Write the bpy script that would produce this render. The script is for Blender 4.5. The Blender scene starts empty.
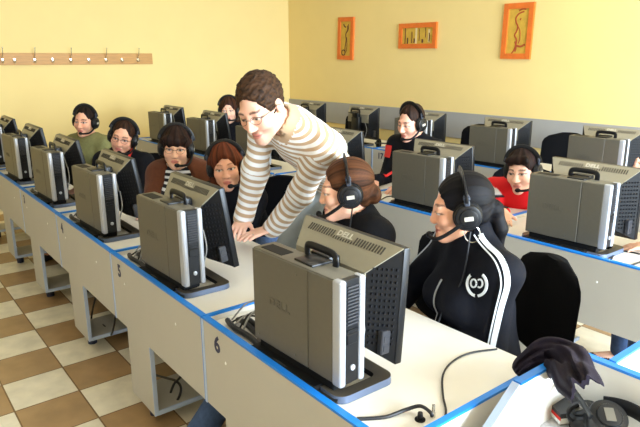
import bpy, bmesh, math, random
import numpy as np
from mathutils import Vector, Matrix, Euler
random.seed(4); rng = np.random.default_rng(4)
SC = bpy.context.scene
COL = SC.collection
PI = math.pi
def R(a): return math.radians(a)
def V3(*a): return np.array(a, float)
def nrm(v): v = np.asarray(v, float); return v/np.linalg.norm(v)

# ------------------------------------------------------------ camera
CAMZ = 1.63
FPX = 589.5
yaw, pit, rol = R(38.09), R(14.60), R(-.258)
cf = V3(-math.cos(yaw)*math.cos(pit), math.sin(yaw)*math.cos(pit), -math.sin(pit))
cr0 = nrm(np.cross(cf, [0, 0, 1])); cu0 = np.cross(cr0, cf)
cr = cr0*math.cos(rol)+cu0*math.sin(rol); cu = -cr0*math.sin(rol)+cu0*math.cos(rol)
cam = bpy.data.cameras.new('camera'); camo = bpy.data.objects.new('camera', cam); COL.objects.link(camo)
cam.sensor_width = 36; cam.lens = FPX/640*36; cam.clip_start = .05
Mx = Matrix(((cr[0], cu[0], -cf[0], 0), (cr[1], cu[1], -cf[1], 0), (cr[2], cu[2], -cf[2], CAMZ), (0, 0, 0, 1)))
camo.matrix_world = Mx
SC.camera = camo

# ------------------------------------------------------------ materials
MATS = {}
def mat(name, col, rough=.5, metal=0., var=0., scale=30, bump=0., bscale=200, spec=.5, sheen=0, stretch=None, emit=None):
    if name in MATS: return MATS[name]
    m = bpy.data.materials.new(name); m.use_nodes = True
    nt = m.node_tree; b = nt.nodes['Principled BSDF']
    c = tuple(((x/12.92) if x <= .04045 else ((x+.055)/1.055)**2.4) for x in [q/255 for q in col])
    b.inputs['Base Color'].default_value = (*c, 1)
    b.inputs['Roughness'].default_value = rough; b.inputs['Metallic'].default_value = metal
    b.inputs['Specular IOR Level'].default_value = spec
    if sheen: b.inputs['Sheen Weight'].default_value = sheen
    if emit:
        b.inputs['Emission Color'].default_value = (*c, 1); b.inputs['Emission Strength'].default_value = emit
    tc = nt.nodes.new('ShaderNodeTexCoord')
    src = tc.outputs['Object']
    if stretch:
        mp = nt.nodes.new('ShaderNodeMapping'); mp.inputs['Scale'].default_value = stretch
        nt.links.new(src, mp.inputs['Vector']); src = mp.outputs['Vector']
    if var:
        n = nt.nodes.new('ShaderNodeTexNoise'); n.inputs['Scale'].default_value = scale; n.inputs['Detail'].default_value = 4
        nt.links.new(src, n.inputs['Vector'])
        r = nt.nodes.new('ShaderNodeMapRange'); r.inputs['From Min'].default_value = .3; r.inputs['From Max'].default_value = .7
        r.inputs['To Min'].default_value = 1-var; r.inputs['To Max'].default_value = 1+var
        nt.links.new(n.outputs['Fac'], r.inputs['Value'])
        mm = nt.nodes.new('ShaderNodeVectorMath'); mm.operation = 'SCALE'; mm.inputs[0].default_value = c
        nt.links.new(r.outputs['Result'], mm.inputs['Scale']); nt.links.new(mm.outputs['Vector'], b.inputs['Base Color'])
    if bump:
        n2 = nt.nodes.new('ShaderNodeTexNoise'); n2.inputs['Scale'].default_value = bscale; n2.inputs['Detail'].default_value = 3
        nt.links.new(src, n2.inputs['Vector'])
        bp = nt.nodes.new('ShaderNodeBump'); bp.inputs['Strength'].default_value = bump; bp.inputs['Distance'].default_value = .004
        nt.links.new(n2.outputs['Fac'], bp.inputs['Height']); nt.links.new(bp.outputs['Normal'], b.inputs['Normal'])
    MATS[name] = m
    return m
def mat_attr(name, rough=.5, sss=0., spec=.4, bump=0., bscale=200, sheen=0):
    if name in MATS: return MATS[name]
    m = bpy.data.materials.new(name); m.use_nodes = True; nt = m.node_tree; b = nt.nodes['Principled BSDF']
    a = nt.nodes.new('ShaderNodeAttribute'); a.attribute_name = 'Col'
    nt.links.new(a.outputs['Color'], b.inputs['Base Color'])
    b.inputs['Roughness'].default_value = rough; b.inputs['Specular IOR Level'].default_value = spec
    if sheen: b.inputs['Sheen Weight'].default_value = sheen
    if sss:
        b.inputs['Subsurface Weight'].default_value = sss; b.inputs['Subsurface Radius'].default_value = (.012, .004, .002); b.inputs['Subsurface Scale'].default_value = .6
    if bump:
        tc = nt.nodes.new('ShaderNodeTexCoord')
        n2 = nt.nodes.new('ShaderNodeTexNoise'); n2.inputs['Scale'].default_value = bscale
        nt.links.new(tc.outputs['Object'], n2.inputs['Vector'])
        bp = nt.nodes.new('ShaderNodeBump'); bp.inputs['Strength'].default_value = bump; bp.inputs['Distance'].default_value = .003
        nt.links.new(n2.outputs['Fac'], bp.inputs['Height']); nt.links.new(bp.outputs['Normal'], b.inputs['Normal'])
    MATS[name] = m; return m
def mat_stripe(name, ca, cb, period, duty=.5, soft=.06):
    m = bpy.data.materials.new(name); m.use_nodes = True; nt = m.node_tree; b = nt.nodes['Principled BSDF']
    a = nt.nodes.new('ShaderNodeAttribute'); a.attribute_name = 'stripe'
    tc = nt.nodes.new('ShaderNodeTexCoord'); nz = nt.nodes.new('ShaderNodeTexNoise'); nz.inputs['Scale'].default_value = 25
    nt.links.new(tc.outputs['Object'], nz.inputs['Vector'])
    ma = nt.nodes.new('ShaderNodeMath'); ma.operation = 'MULTIPLY_ADD'; ma.inputs[1].default_value = .10
    nt.links.new(nz.outputs['Fac'], ma.inputs[0])
    dv = nt.nodes.new('ShaderNodeMath'); dv.operation = 'DIVIDE'; dv.inputs[1].default_value = period
    nt.links.new(a.outputs['Fac'], dv.inputs[0]); nt.links.new(dv.outputs[0], ma.inputs[2])
    fr = nt.nodes.new('ShaderNodeMath'); fr.operation = 'FRACT'; nt.links.new(ma.outputs[0], fr.inputs[0])
    rp = nt.nodes.new('ShaderNodeValToRGB'); e = rp.color_ramp.elements
    lin = lambda col: tuple(((x/12.92) if x <= .04045 else ((x+.055)/1.055)**2.4) for x in [q/255 for q in col])+(1,)
    e[0].position = 0; e[0].color = lin(cb); e[1].position = soft; e[1].color = lin(ca)
    x = e.new(duty); x.color = lin(ca); x = e.new(min(.999, duty+soft)); x.color = lin(cb)
    nt.links.new(fr.outputs[0], rp.inputs['Fac']); nt.links.new(rp.outputs['Color'], b.inputs['Base Color'])
    b.inputs['Roughness'].default_value = .85; b.inputs['Sheen Weight'].default_value = .2; b.inputs['Specular IOR Level'].default_value = .2
    n2 = nt.nodes.new('ShaderNodeTexNoise'); n2.inputs['Scale'].default_value = 350
    nt.links.new(tc.outputs['Object'], n2.inputs['Vector'])
    bp = nt.nodes.new('ShaderNodeBump'); bp.inputs['Strength'].default_value = .3; bp.inputs['Distance'].default_value = .003
    nt.links.new(n2.outputs['Fac'], bp.inputs['Height']); nt.links.new(bp.outputs['Normal'], b.inputs['Normal'])
    return m
def lin3(col): return np.array([((x/12.92) if x <= .04045 else ((x+.055)/1.055)**2.4) for x in [q/255 for q in col]])

M_TAUPE = mat('taupe_metal', (95, 91, 80), .42, .15, .03, 60)
M_SILVER = mat('silver_plastic', (176, 180, 188), .35, .3)
M_MONSIL = mat('warm_silver_plastic', (142, 136, 118), .42, .15, .02, 40)
M_BLACK = mat('black_plastic', (14, 15, 18), .38, 0, .05, 80, spec=.35)
M_BLACKM = mat('matte_black_plastic', (9, 9, 11), .6, spec=.25)
M_DKGREY = mat('dark_grey_plastic', (44, 44, 48), .45)
M_SCREEN = mat('lit_screen', (150, 165, 190), .3, emit=.5)
M_DESK = mat('light_grey_laminate', (222, 217, 206), .42, 0, .012, 8)
M_PANEL = mat('beige_laminate', (182, 178, 168), .5, 0, .015, 6)
M_BLUE = mat('blue_edge_band', (20, 122, 214), .35)
M_PALE = mat('pale_blue_edge', (178, 196, 226), .4)
M_WHITE = mat('white_plastic', (236, 236, 232), .4)
M_NAVY = mat('navy_lettering', (28, 34, 74), .5)
M_FOOT = mat('dark_blue_foot', (30, 38, 66), .5)
M_CHAIR = mat('black_upholstery', (12, 12, 15), .9, 0, .15, 120, .4, 500, .1)
M_WOOD = mat('orange_brown_wood', (198, 146, 78), .5, 0, .12, 12, stretch=(6, .6, 6))
M_CHROME = mat('chrome', (215, 212, 205), .2, .9)
M_CABLE = mat('cable_rubber', (20, 20, 22), .45)
M_GREYC = mat('grey_cable', (150, 150, 148), .45)
M_LOGO = mat('logo_grey', (92, 88, 78), .4, .2)
M_BASE = mat('stand_metal', (84, 78, 68), .4, .3)
M_LOGOL = mat('logo_light', (205, 200, 186), .35, .3)
M_DIMPLE = mat('vent_dimple', (20, 20, 23), .8, spec=.15)
M_SLIDE = mat('blue_grey_plastic', (52, 58, 70), .4)
M_RING = mat('stand_side_reflection', (92, 104, 126), .35, .3)  # bluish reflection painted into the outer side of the stand ring
M_SLOT = mat('slot_shade', (58, 54, 46), .7)
M_RED = mat('red_led', (255, 40, 20), .4, emit=1.5)

# ------------------------------------------------------------ mesh helpers
class MB:
    def __init__(s): s.v = []; s.f = []; s.m = []
    def dump(s, bm, M=None, mi=0):
        if M is not None: bmesh.ops.transform(bm, matrix=M, verts=bm.verts)
        bmesh.ops.recalc_face_normals(bm, faces=bm.faces)
        o = len(s.v); bm.verts.index_update()
        s.v += [tuple(v.co) for v in bm.verts]
        for f in bm.faces: s.f.append([o+v.index for v in f.verts]); s.m.append(mi)
        bm.free()
    def box(s, lo, hi, bev=0, seg=2, M=None, mi=0):
        bm = bmesh.new(); bmesh.ops.create_cube(bm, size=1)
        lo = Vector(lo); hi = Vector(hi)
        for v in bm.verts: v.co = Vector([lo[i]+(v.co[i]+.5)*(hi[i]-lo[i]) for i in range(3)])
        if bev: bmesh.ops.bevel(bm, geom=bm.edges[:], offset=bev, segments=seg, profile=.5, affect='EDGES')
        s.dump(bm, M, mi); return s
    def cyl(s, a, b, r0, r1=None, seg=20, bev=0, mi=0):
        r1 = r0 if r1 is None else r1
        a = Vector(a); b = Vector(b); d = b-a
        bm = bmesh.new(); bmesh.ops.create_cone(bm, cap_ends=True, segments=seg, radius1=r0, radius2=r1, depth=d.length)
        if bev:
            es = [e for e in bm.edges if abs(e.verts[0].co.z-e.verts[1].co.z) < 1e-6]
            bmesh.ops.bevel(bm, geom=es, offset=bev, segments=2, profile=.5, affect='EDGES')
        q = d.to_track_quat('Z', 'Y').to_matrix().to_4x4()
        s.dump(bm, Matrix.Translation((a+b)/2) @ q, mi); return s
    def ball(s, c, r, seg=20, mi=0, M=None):
        bm = bmesh.new(); bmesh.ops.create_uvsphere(bm, u_segments=seg, v_segments=max(6, seg//2), radius=1)
        r = (r, r, r) if isinstance(r, (int, float)) else r
        T = Matrix.Translation(c) @ (M or Matrix()) @ Matrix.Diagonal((*r, 1))
        s.dump(bm, T, mi); return s
    def tube(s, pts, r, seg=8, smooth=4, closed=False, rx=None, mi=0):
        P = [Vector(p) for p in pts]
        if smooth: P = catmull(P, smooth, closed)
        n = len(P); o = len(s.v); up = Vector((0, 0, 1)); prevn = None
        for i, p in enumerate(P):
            t = ((P[(i+1) % n]-P[i-1]) if closed else (P[min(i+1, n-1)]-P[max(i-1, 0)])).normalized()
            if prevn is None: nn = t.cross(up) if abs(t.z) < .95 else t.cross(Vector((1, 0, 0)))
            else: nn = prevn-t*prevn.dot(t)
            nn.normalize(); prevn = nn; bb = t.cross(nn)
            for k in range(seg):
                a = 2*PI*k/seg; s.v.append(tuple(p+nn*math.cos(a)*r+bb*math.sin(a)*(rx or r)))
        for i in range(n if closed else n-1):
            for k in range(seg):
                j = (i+1) % n
                s.f.append([o+i*seg+k, o+i*seg+(k+1) % seg, o+j*seg+(k+1) % seg, o+j*seg+k]); s.m.append(mi)
        if not closed:
            s.f.append([o+k for k in range(seg)][::-1]); s.f.append([o+(n-1)*seg+k for k in range(seg)]); s.m += [mi, mi]
        return s
    def prism(s, poly, axis, lo, hi, bev=0, mi=0, M=None):
        # poly: 2-D points in the two axes that remain; extruded along axis
        bm = bmesh.new(); rest = [i for i in range(3) if i != axis]
        def mk(p, h):
            c = [0, 0, 0]; c[rest[0]] = p[0]; c[rest[1]] = p[1]; c[axis] = h; return bm.verts.new(c)
        A = [mk(p, lo) for p in poly]; Bv = [mk(p, hi) for p in poly]
        bm.faces.new(A); bm.faces.new(Bv[::-1]); n = len(poly)
        for i in range(n): bm.faces.new((A[i], Bv[i], Bv[(i+1) % n], A[(i+1) % n]))
        if bev: bmesh.ops.bevel(bm, geom=bm.edges[:], offset=bev, segments=2, profile=.5, affect='EDGES')
        s.dump(bm, M, mi); return s
    def quadmesh(s, rows, mi=0):
        o = len(s.v); m = len(rows[0])
        for r_ in rows: s.v += [tuple(p) for p in r_]
        for i in range(len(rows)-1):
            for k in range(m-1):
                s.f.append([o+i*m+k, o+i*m+k+1, o+(i+1)*m+k+1, o+(i+1)*m+k]); s.m.append(mi)
        return s
    def build(s, name, mats, parent=None, angle=35, loc=None):
        me = bpy.data.meshes.new(name); me.from_pydata(s.v, [], s.f)
        mats = mats if isinstance(mats, (list, tuple)) else [mats]
        for m in mats: me.materials.append(m)
        if len(mats) > 1: me.polygons.foreach_set('material_index', s.m)
        me.shade_smooth(); me.set_sharp_from_angle(angle=R(angle)); me.update()
        o = bpy.data.objects.new(name, me); COL.objects.link(o)
        if parent: o.parent = parent
        if loc is not None: o.location = loc
        return o
def catmull(P, k, closed=False):
    out = []; n = len(P)
    for i in range(n if closed else n-1):
        p0 = P[i-1] if (i > 0 or closed) else P[0]; p1 = P[i]; p2 = P[(i+1) % n]; p3 = P[(i+2) % n] if (closed or i+2 < n) else P[-1]
        for j in range(k):
            t = j/k
            out.append(.5*((2*p1)+(p2-p0)*t+(2*p0-5*p1+4*p2-p3)*t*t+(3*p1-p0-3*p2+p3)*t**3))
    if not closed: out.append(P[-1])
    return out
def tag(o, label=None, cat=None, group=None, kind=None):
    if label: o['label'] = label
    if cat: o['category'] = cat
    if group: o['group'] = group
    if kind: o['kind'] = kind
    return o
def thing(name, label, cat, loc=(0, 0, 0), rz=0, group=None):
    o = bpy.data.objects.new(name, None); COL.objects.link(o); o.empty_display_size = .1
    o.location = loc; o.rotation_euler = (0, 0, rz); tag(o, label, cat, group); return o
def copy_tree(o, parent=None):
    c = o.copy(); COL.objects.link(c); c.parent = parent
    for ch in list(o.children): copy_tree(ch, c)
    return c
def text_mesh(s, size, name, material, parent, Mloc, depth=.001, offset=0.0, spacing=1.0, sx=1.0):
    cu_ = bpy.data.curves.new('lettering', 'FONT'); cu_.body = s; cu_.size = size; cu_.extrude = depth
    cu_.align_x = 'CENTER'; cu_.align_y = 'CENTER'; cu_.offset = offset; cu_.space_character = spacing; cu_.resolution_u = 3
    o = bpy.data.objects.new('lettering', cu_); COL.objects.link(o)
    dg = bpy.context.evaluated_depsgraph_get(); me = bpy.data.meshes.new_from_object(o.evaluated_get(dg))
    bpy.data.objects.remove(o); bpy.data.curves.remove(cu_)
    me.name = name; me.transform(Mloc @ Matrix.Diagonal((sx, 1, 1, 1))); me.materials.clear(); me.materials.append(material)
    ob = bpy.data.objects.new(name, me); COL.objects.link(ob)
    if parent: ob.parent = parent
    return ob
FACE_NEG_Y = Matrix.Rotation(R(90), 4, 'X')        # text readable from -Y

# ------------------------------------------------------------ SDF figures
def tf(frame, p):
    o, M, sq = frame
    return ((p-o) @ M)/sq
class Sdf:
    def __init__(s): s.p = []
    def cone(s, a, b, r0, r1=None, k=.03, lab=0, frame=None, op='u', dk=1.):
        s.p.append(('c', np.array(a, float), np.array(b, float), r0, r0 if r1 is None else r1, k, lab, frame, op, dk)); return s
    def ell(s, c, r, k=.03, lab=0, frame=None, op='u', dk=1.):
        s.p.append(('e', np.array(c, float), np.array(r, float), 0, 0, k, lab, frame, op, dk)); return s
    @staticmethod
    def d1(pr, p):
        kd, a, b, r0, r1, k, lab, fr, op, dk = pr
        if fr is not None: p = tf(fr, p)
        if kd == 'c':
            ba = b-a; L = ba @ ba
            if L < 1e-12: return (np.linalg.norm(p-a, axis=-1)-r0)*dk
            pa = p-a; t = np.clip((pa @ ba)/L, 0, 1)
            q = pa-t[..., None]*ba
            return (np.sqrt((q*q).sum(-1))-(r0+(r1-r0)*t))*dk
        q = p-a; k0 = np.sqrt(((q/b)**2).sum(-1)); k1 = np.sqrt(((q/(b*b))**2).sum(-1))+1e-9
        return k0*(k0-1)/k1*dk
    @staticmethod
    def comb(D, d, k, op):
        if op == 'u':
            h = np.maximum(k-np.abs(D-d), 0)/k; return np.minimum(D, d)-h*h*k*.25
        d = -d if op == 's' else d
        h = np.maximum(k-np.abs(D-d), 0)/k; return np.maximum(D, d)+h*h*k*.25
    def bbox(s, pr):
        kd, a, b, r0, r1, k, lab, fr, op, dk = pr
        if kd == 'c':
            r = max(r0, r1); lo = np.minimum(a, b)-r; hi = np.maximum(a, b)+r
        else: lo = a-b; hi = a+b
        if fr is not None:
            o, M, sq = fr
            c = np.array([[x, y, z] for x in (lo[0], hi[0]) for y in (lo[1], hi[1]) for z in (lo[2], hi[2])])
            c = (c*sq) @ M.T+o; lo, hi = c.min(0), c.max(0)
        return lo, hi
    def bounds(s, pad=.03):
        bs = [s.bbox(p) for p in s.p if p[8] == 'u']
        return np.min([b[0] for b in bs], 0)-pad, np.max([b[1] for b in bs], 0)+pad
    def grid(s, xs, ys, zs):
        D = np.full((len(xs), len(ys), len(zs)), 1., np.float32)
        ax = (xs, ys, zs)
        for pr in s.p:
            if pr[8] == 'i': sl = [slice(0, len(a)) for a in ax]
            else:
                lo, hi = s.bbox(pr); m = pr[5]+.035
                sl = [slice(max(0, np.searchsorted(a, l-m)-1), np.searchsorted(a, h+m)+1) for a, l, h in zip(ax, lo, hi)]
            g = np.stack(np.meshgrid(xs[sl[0]], ys[sl[1]], zs[sl[2]], indexing='ij'), -1)
            if g.size == 0: continue
            D[tuple(sl)] = s.comb(D[tuple(sl)], s.d1(pr, g), pr[5], pr[8])
        return D
    def at(s, p):
        D = np.full(p.shape[:-1], 1.)
        for pr in s.p: D = s.comb(D, s.d1(pr, p), pr[5], pr[8])
        return D
    def labels(s, p):
        best = np.full(len(p), 9.); L = np.zeros(len(p), int)
        for pr in s.p:
            if pr[8] != 'u': continue
            d = s.d1(pr, p); m = d < best; best[m] = d[m]; L[m] = pr[6]
        return L
    def project(s, p, off=.002, it=5):
        p = np.array(p, float); e = 1e-3
        for _ in range(it):
            d = s.at(p); g = np.stack([(s.at(p+e*np.eye(3)[i])-s.at(p-e*np.eye(3)[i]))/(2*e) for i in range(3)], -1)
            g /= np.maximum(np.linalg.norm(g, axis=-1, keepdims=True), 1e-6); p -= (d-off)[..., None]*g*.8
        return p
ND = rng.normal(size=(10, 3)); ND /= np.linalg.norm(ND, axis=1, keepdims=True); NP = rng.uniform(0, 6.28, 10); NF = rng.uniform(.6, 1.7, 10)
def noise(p, f):
    w = p+.35/f*np.sin((p[..., [1, 2, 0]])*f*1.3+1.7)
    o = np.zeros(p.shape[:-1])
    for d, ph, ff in zip(ND, NP, NF): o += np.sin((w @ d)*f*ff+ph)
    return o/4.5
def axis(lo, hi, c, fines=()):
    out = [lo]
    while out[-1] < hi:
        st = c
        for a, b, f in fines:
            if a-1e-9 <= out[-1] < b: st = min(st, f)
        nx = out[-1]+st
        for a, b, f in fines:
            if out[-1] < a-1e-6 < nx-1e-6 and f < st: nx = a
        out.append(nx)
    return np.array(out)
def surface_nets(D, xs, ys, zs):
    D = np.where(D == 0, 1e-7, D); S = D < 0
    nx, ny, nz = [n-1 for n in D.shape]
    cnt = np.zeros((nx, ny, nz), np.int8)
    for i in (0, 1):
        for j in (0, 1):
            for k in (0, 1): cnt += S[i:nx+i, j:ny+j, k:nz+k]
    act = np.argwhere((cnt > 0) & (cnt < 8))
    idx = np.full((nx, ny, nz), -1, np.int32); idx[act[:, 0], act[:, 1], act[:, 2]] = np.arange(len(act))
    acc = np.zeros((len(act), 3)); n = np.zeros(len(act))
    C = [(0, 0, 0), (1, 0, 0), (0, 1, 0), (1, 1, 0), (0, 0, 1), (1, 0, 1), (0, 1, 1), (1, 1, 1)]
    val = [D[act[:, 0]+c[0], act[:, 1]+c[1], act[:, 2]+c[2]] for c in C]
    for a in range(8):
        for b in range(a+1, 8):
            if sum(abs(C[a][q]-C[b][q]) for q in range(3)) != 1: continue
            m = (val[a] < 0) != (val[b] < 0)
            if not m.any(): continue
            t = val[a][m]/(val[a][m]-val[b][m]); ca = np.array(C[a]); cb = np.array(C[b])
            acc[m] += ca+t[:, None]*(cb-ca); n[m] += 1
    P = act+acc/n[:, None]
    V = np.stack([np.interp(P[:, 0], np.arange(len(xs)), xs), np.interp(P[:, 1], np.arange(len(ys)), ys), np.interp(P[:, 2], np.arange(len(zs)), zs)], 1)
    F = []
    for ax in range(3):
        sl0 = [slice(None)]*3; sl1 = [slice(None)]*3; sl0[ax] = slice(0, -1); sl1[ax] = slice(1, None)
        a = S[tuple(sl0)]; ch = a != S[tuple(sl1)]
        e = np.argwhere(ch); u, v = (ax+1) % 3, (ax+2) % 3
        lim = (nx, ny, nz)
        e = e[(e[:, u] > 0) & (e[:, v] > 0) & (e[:, u] < lim[u]) & (e[:, v] < lim[v])]
        ins = a[e[:, 0], e[:, 1], e[:, 2]]
        q = []
        for du, dv in ((-1, -1), (0, -1), (0, 0), (-1, 0)):
            c = e.copy(); c[:, u] += du; c[:, v] += dv; q.append(idx[c[:, 0], c[:, 1], c[:, 2]])
        q = np.stack(q, 1); q[~ins] = q[~ins][:, ::-1]
        F.append(q)
    return V, np.concatenate(F)
def np_mesh(name, V, F, mats, parent=None, col=None, stripe=None, fmat=None):
    me = bpy.data.meshes.new(name)
    me.vertices.add(len(V)); me.vertices.foreach_set('co', V.astype(np.float32).ravel())
    me.loops.add(F.size); me.loops.foreach_set('vertex_index', F.astype(np.int32).ravel())
    me.polygons.add(len(F)); me.polygons.foreach_set('loop_start', np.arange(len(F), dtype=np.int32)*4)
    me.update(calc_edges=True); me.validate()
    for m in (mats if isinstance(mats, (list, tuple)) else [mats]): me.materials.append(m)
    if col is not None:
        a = me.color_attributes.new('Col', 'FLOAT_COLOR', 'POINT'); c4 = np.ones((len(V), 4), np.float32); c4[:, :3] = col
        a.data.foreach_set('color', c4.ravel())
    if stripe is not None:
        a = me.attributes.new('stripe', 'FLOAT', 'CORNER'); a.data.foreach_set('value', stripe.astype(np.float32).ravel())
    if fmat is not None: me.polygons.foreach_set('material_index', fmat.astype(np.int32))
    me.shade_smooth()
    o = bpy.data.objects.new(name, me); COL.objects.link(o)
    if parent: o.parent = parent
    return o
def sdf_mesh(S, step, disp=None, fines=None, pad=.03):
    lo, hi = S.bounds(pad); fines = fines or ([], [], [])
    xs, ys, zs = [axis(lo[i], hi[i], step, fines[i]) for i in range(3)]
    D = S.grid(xs, ys, zs)
    if disp is not None:
        near = np.abs(D) < .04; ii = np.argwhere(near)
        p = np.stack([xs[ii[:, 0]], ys[ii[:, 1]], zs[ii[:, 2]]], 1)
        D[near] += disp(p)
    return surface_nets(D, xs, ys, zs)

# ------------------------------------------------------------ setting
X0, X1, Y0, Y1, ZC = -7.78, 2.6, -2.2, 5.5, 3.2
def struct(name, mb, m): return tag(mb.build(name, m), kind='structure')
def mat_floor():
    m = bpy.data.materials.new('checker_tiles'); m.use_nodes = True; nt = m.node_tree; b = nt.nodes['Principled BSDF']
    tc = nt.nodes.new('ShaderNodeTexCoord'); mp = nt.nodes.new('ShaderNodeMapping')
    s = 1/.3015; mp.inputs['Scale'].default_value = (s, s, s); mp.inputs['Location'].default_value = (3.181*s+20, -.688*s+20, .5)
    nt.links.new(tc.outputs['Object'], mp.inputs['Vector'])
    ck = nt.nodes.new('ShaderNodeTexChecker'); ck.inputs['Scale'].default_value = 1
    c1 = tuple(lin3((226, 217, 194)))+(1,); c2 = tuple(lin3((164, 133, 94)))+(1,)
    ck.inputs['Color1'].default_value = c1; ck.inputs['Color2'].default_value = c2
    nt.links.new(mp.outputs['Vector'], ck.inputs['Vector'])
    nz = nt.nodes.new('ShaderNodeTexNoise'); nz.inputs['Scale'].default_value = 9; nz.inputs['Detail'].default_value = 5
    nt.links.new(tc.outputs['Object'], nz.inputs['Vector'])
    mr = nt.nodes.new('ShaderNodeMapRange'); mr.inputs['From Min'].default_value = .3; mr.inputs['From Max'].default_value = .7
    mr.inputs['To Min'].default_value = .86; mr.inputs['To Max'].default_value = 1.1
    nt.links.new(nz.outputs['Fac'], mr.inputs['Value'])
    sc = nt.nodes.new('ShaderNodeVectorMath'); sc.operation = 'SCALE'
    nt.links.new(ck.outputs['Color'], sc.inputs[0]); nt.links.new(mr.outputs['Result'], sc.inputs['Scale'])
    sep = nt.nodes.new('ShaderNodeSeparateXYZ'); nt.links.new(mp.outputs['Vector'], sep.inputs[0])
    es = []
    for ax in ('X', 'Y'):
        pp = nt.nodes.new('ShaderNodeMath'); pp.operation = 'PINGPONG'; pp.inputs[1].default_value = .5
        nt.links.new(sep.outputs[ax], pp.inputs[0]); es.append(pp)
    mn = nt.nodes.new('ShaderNodeMath'); mn.operation = 'MINIMUM'
    nt.links.new(es[0].outputs[0], mn.inputs[0]); nt.links.new(es[1].outputs[0], mn.inputs[1])
    lt = nt.nodes.new('ShaderNodeMath'); lt.operation = 'LESS_THAN'; lt.inputs[1].default_value = .012
    nt.links.new(mn.outputs[0], lt.inputs[0])
    mx = nt.nodes.new('ShaderNodeMix'); mx.data_type = 'RGBA'
    nt.links.new(lt.outputs[0], mx.inputs['Factor']); nt.links.new(sc.outputs['Vector'], mx.inputs[6]); mx.inputs[7].default_value = tuple(lin3((112, 84, 48)))+(1,)
    nt.links.new(mx.outputs[2], b.inputs['Base Color']); b.inputs['Roughness'].default_value = .35
    return m
M_WALL = mat('yellow_wall_paint', (239, 214, 146), .8, 0, .015, 3, .08, 60)
M_CREAMW = mat('cream_bounce_wall', (224, 218, 206), .8)  # unseen front wall made cream to keep its bounce light less yellow
M_CEIL = mat('white_ceiling_paint', (238, 234, 222), .9)
M_BAND = mat('grey_wall_board', (160, 159, 158), .6, 0, .02, 8)
struct('floor', MB().box((X0-.1, Y0-.1, -.1), (X1+.1, Y1+.1, 0)), mat_floor())
struct('ceiling', MB().box((X0-.1, Y0-.1, ZC), (X1+.1, Y1+.1, ZC+.1)), M_CEIL)
struct('wall_left', MB().box((X0-.1, Y0-.1, 0), (X0, Y1+.1, ZC)), M_WALL)
struct('wall_back', MB().box((X0, Y1, 0), (X1+.1, Y1+.1, ZC)), M_WALL)
struct('wall_front', MB().box((X0, Y0-.1, 0), (X1+.1, Y0, ZC)), M_CREAMW)
WIN = [(.75, 2.15), (2.45, 3.85), (4.0, 5.3)]
wr = MB(); zs0, zs1 = .85, 2.35
wr.box((X1, Y0, 0), (X1+.1, Y1, zs0)).box((X1, Y0, zs1), (X1+.1, Y1, ZC))
prev = Y0
for a, b in WIN: wr.box((X1, prev, zs0), (X1+.1, a, zs1)); prev = b
wr.box((X1, prev, zs0), (X1+.1, Y1, zs1))
struct('wall_right', wr, M_WALL)
for i, (a, b) in enumerate(WIN):
    w = MB(); t = .05
    w.box((X1, a, zs0), (X1+.06, a+t, zs1)).box((X1, b-t, zs0), (X1+.06, b, zs1)).box((X1, a+t, zs0), (X1+.06, b-t, zs0+t)).box((X1, a+t, zs1-t), (X1+.06, b-t, zs1))
    w.box((X1, (a+b)/2-.025, zs0+t), (X1+.06, (a+b)/2+.025, zs1-t))
    struct('window_%d' % (i+1), w, M_WHITE)
struct('trim_1', MB().box((X0, Y1-.018, .745), (X1, Y1, 1.037)), M_BAND)

# ------------------------------------------------------------ desks
def desk_unit(x, y, label, num=None, group=None, end=False):
    t = thing('computer_desk', label, 'desk', (x, y, 0), 0, group); W = .926
    p = MB().box((.009, 0, .425), (W, .018, .752)).build('front_panel', M_PANEL, t)
    MB().box((.003, -.001, .752), (W, .021, .760)).build('edge_strip', M_BLUE, t)
    d = MB().box((-.008, .022, .425), (.006, .655, .752)).build('divider', M_DESK, t)
    MB().box((-.009, .021, .752), (.008, .656, .760)).build('edge_strip', M_BLUE, t)
    MB().box((-.008, -.002, .423), (-.001, .018, .752)).build('edge_strip', M_FOOT if False else M_BLUE, t)
    MB().box((-.001, -.003, .423), (.009, .018, .752)).build('edge_strip', M_PALE, t)
    if end:
        MB().box((W, .022, .0), (W+.016, .655, .752)).build('end_panel', M_DESK, t); MB().box((W-.001, .0, .752), (W+.017, .656, .760)).build('edge_strip', M_BLUE, t)
    MB().box((.008, .02, .708), (W-.006, .655, .733)).build('worktop', M_DESK, t)
    pd = MB().box((.14, 0, .085), (.40, .018, .425)).box((.14, .018, .085), (.396, .50, .103)).box((.14, .482, .103), (.20, .50, .706))
    pd.build('pedestal', M_PANEL, t)
    MB().box((.40, -.001, .085), (.404, .018, .425)).box((.396, .018, .084), (.404, .50, .104)).build('edge_strip', M_PALE, t)
    for fy in (.06, .45): MB().cyl((.25, fy, 0), (.25, fy, .085), .026, .03).build('foot', M_FOOT, t)
    MB().cyl((.36, .125, .733), (.36, .125, .7365), .033, bev=.001).build('cable_grommet', M_BLACKM, t)
    for cx in (.16, .70): MB().ball((cx, 0, .645), (.005, .003, .006), 10).build('screw_cap', M_WHITE, t)
    if num:
        text_mesh(num, .082, 'number', M_NAVY, t, Matrix.Translation((.105 if len(num) == 1 else .12, -.0006, .69)) @ FACE_NEG_Y, .0006, .0026)
    return t
PITCH = .93
R1X, R1Y, R2X, R2Y, R3X, R3Y = -1.765, .853, -1.905, 2.545, -3.445, 4.11
nums = ['6', '5', '4', '3', '2', '1']
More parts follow.
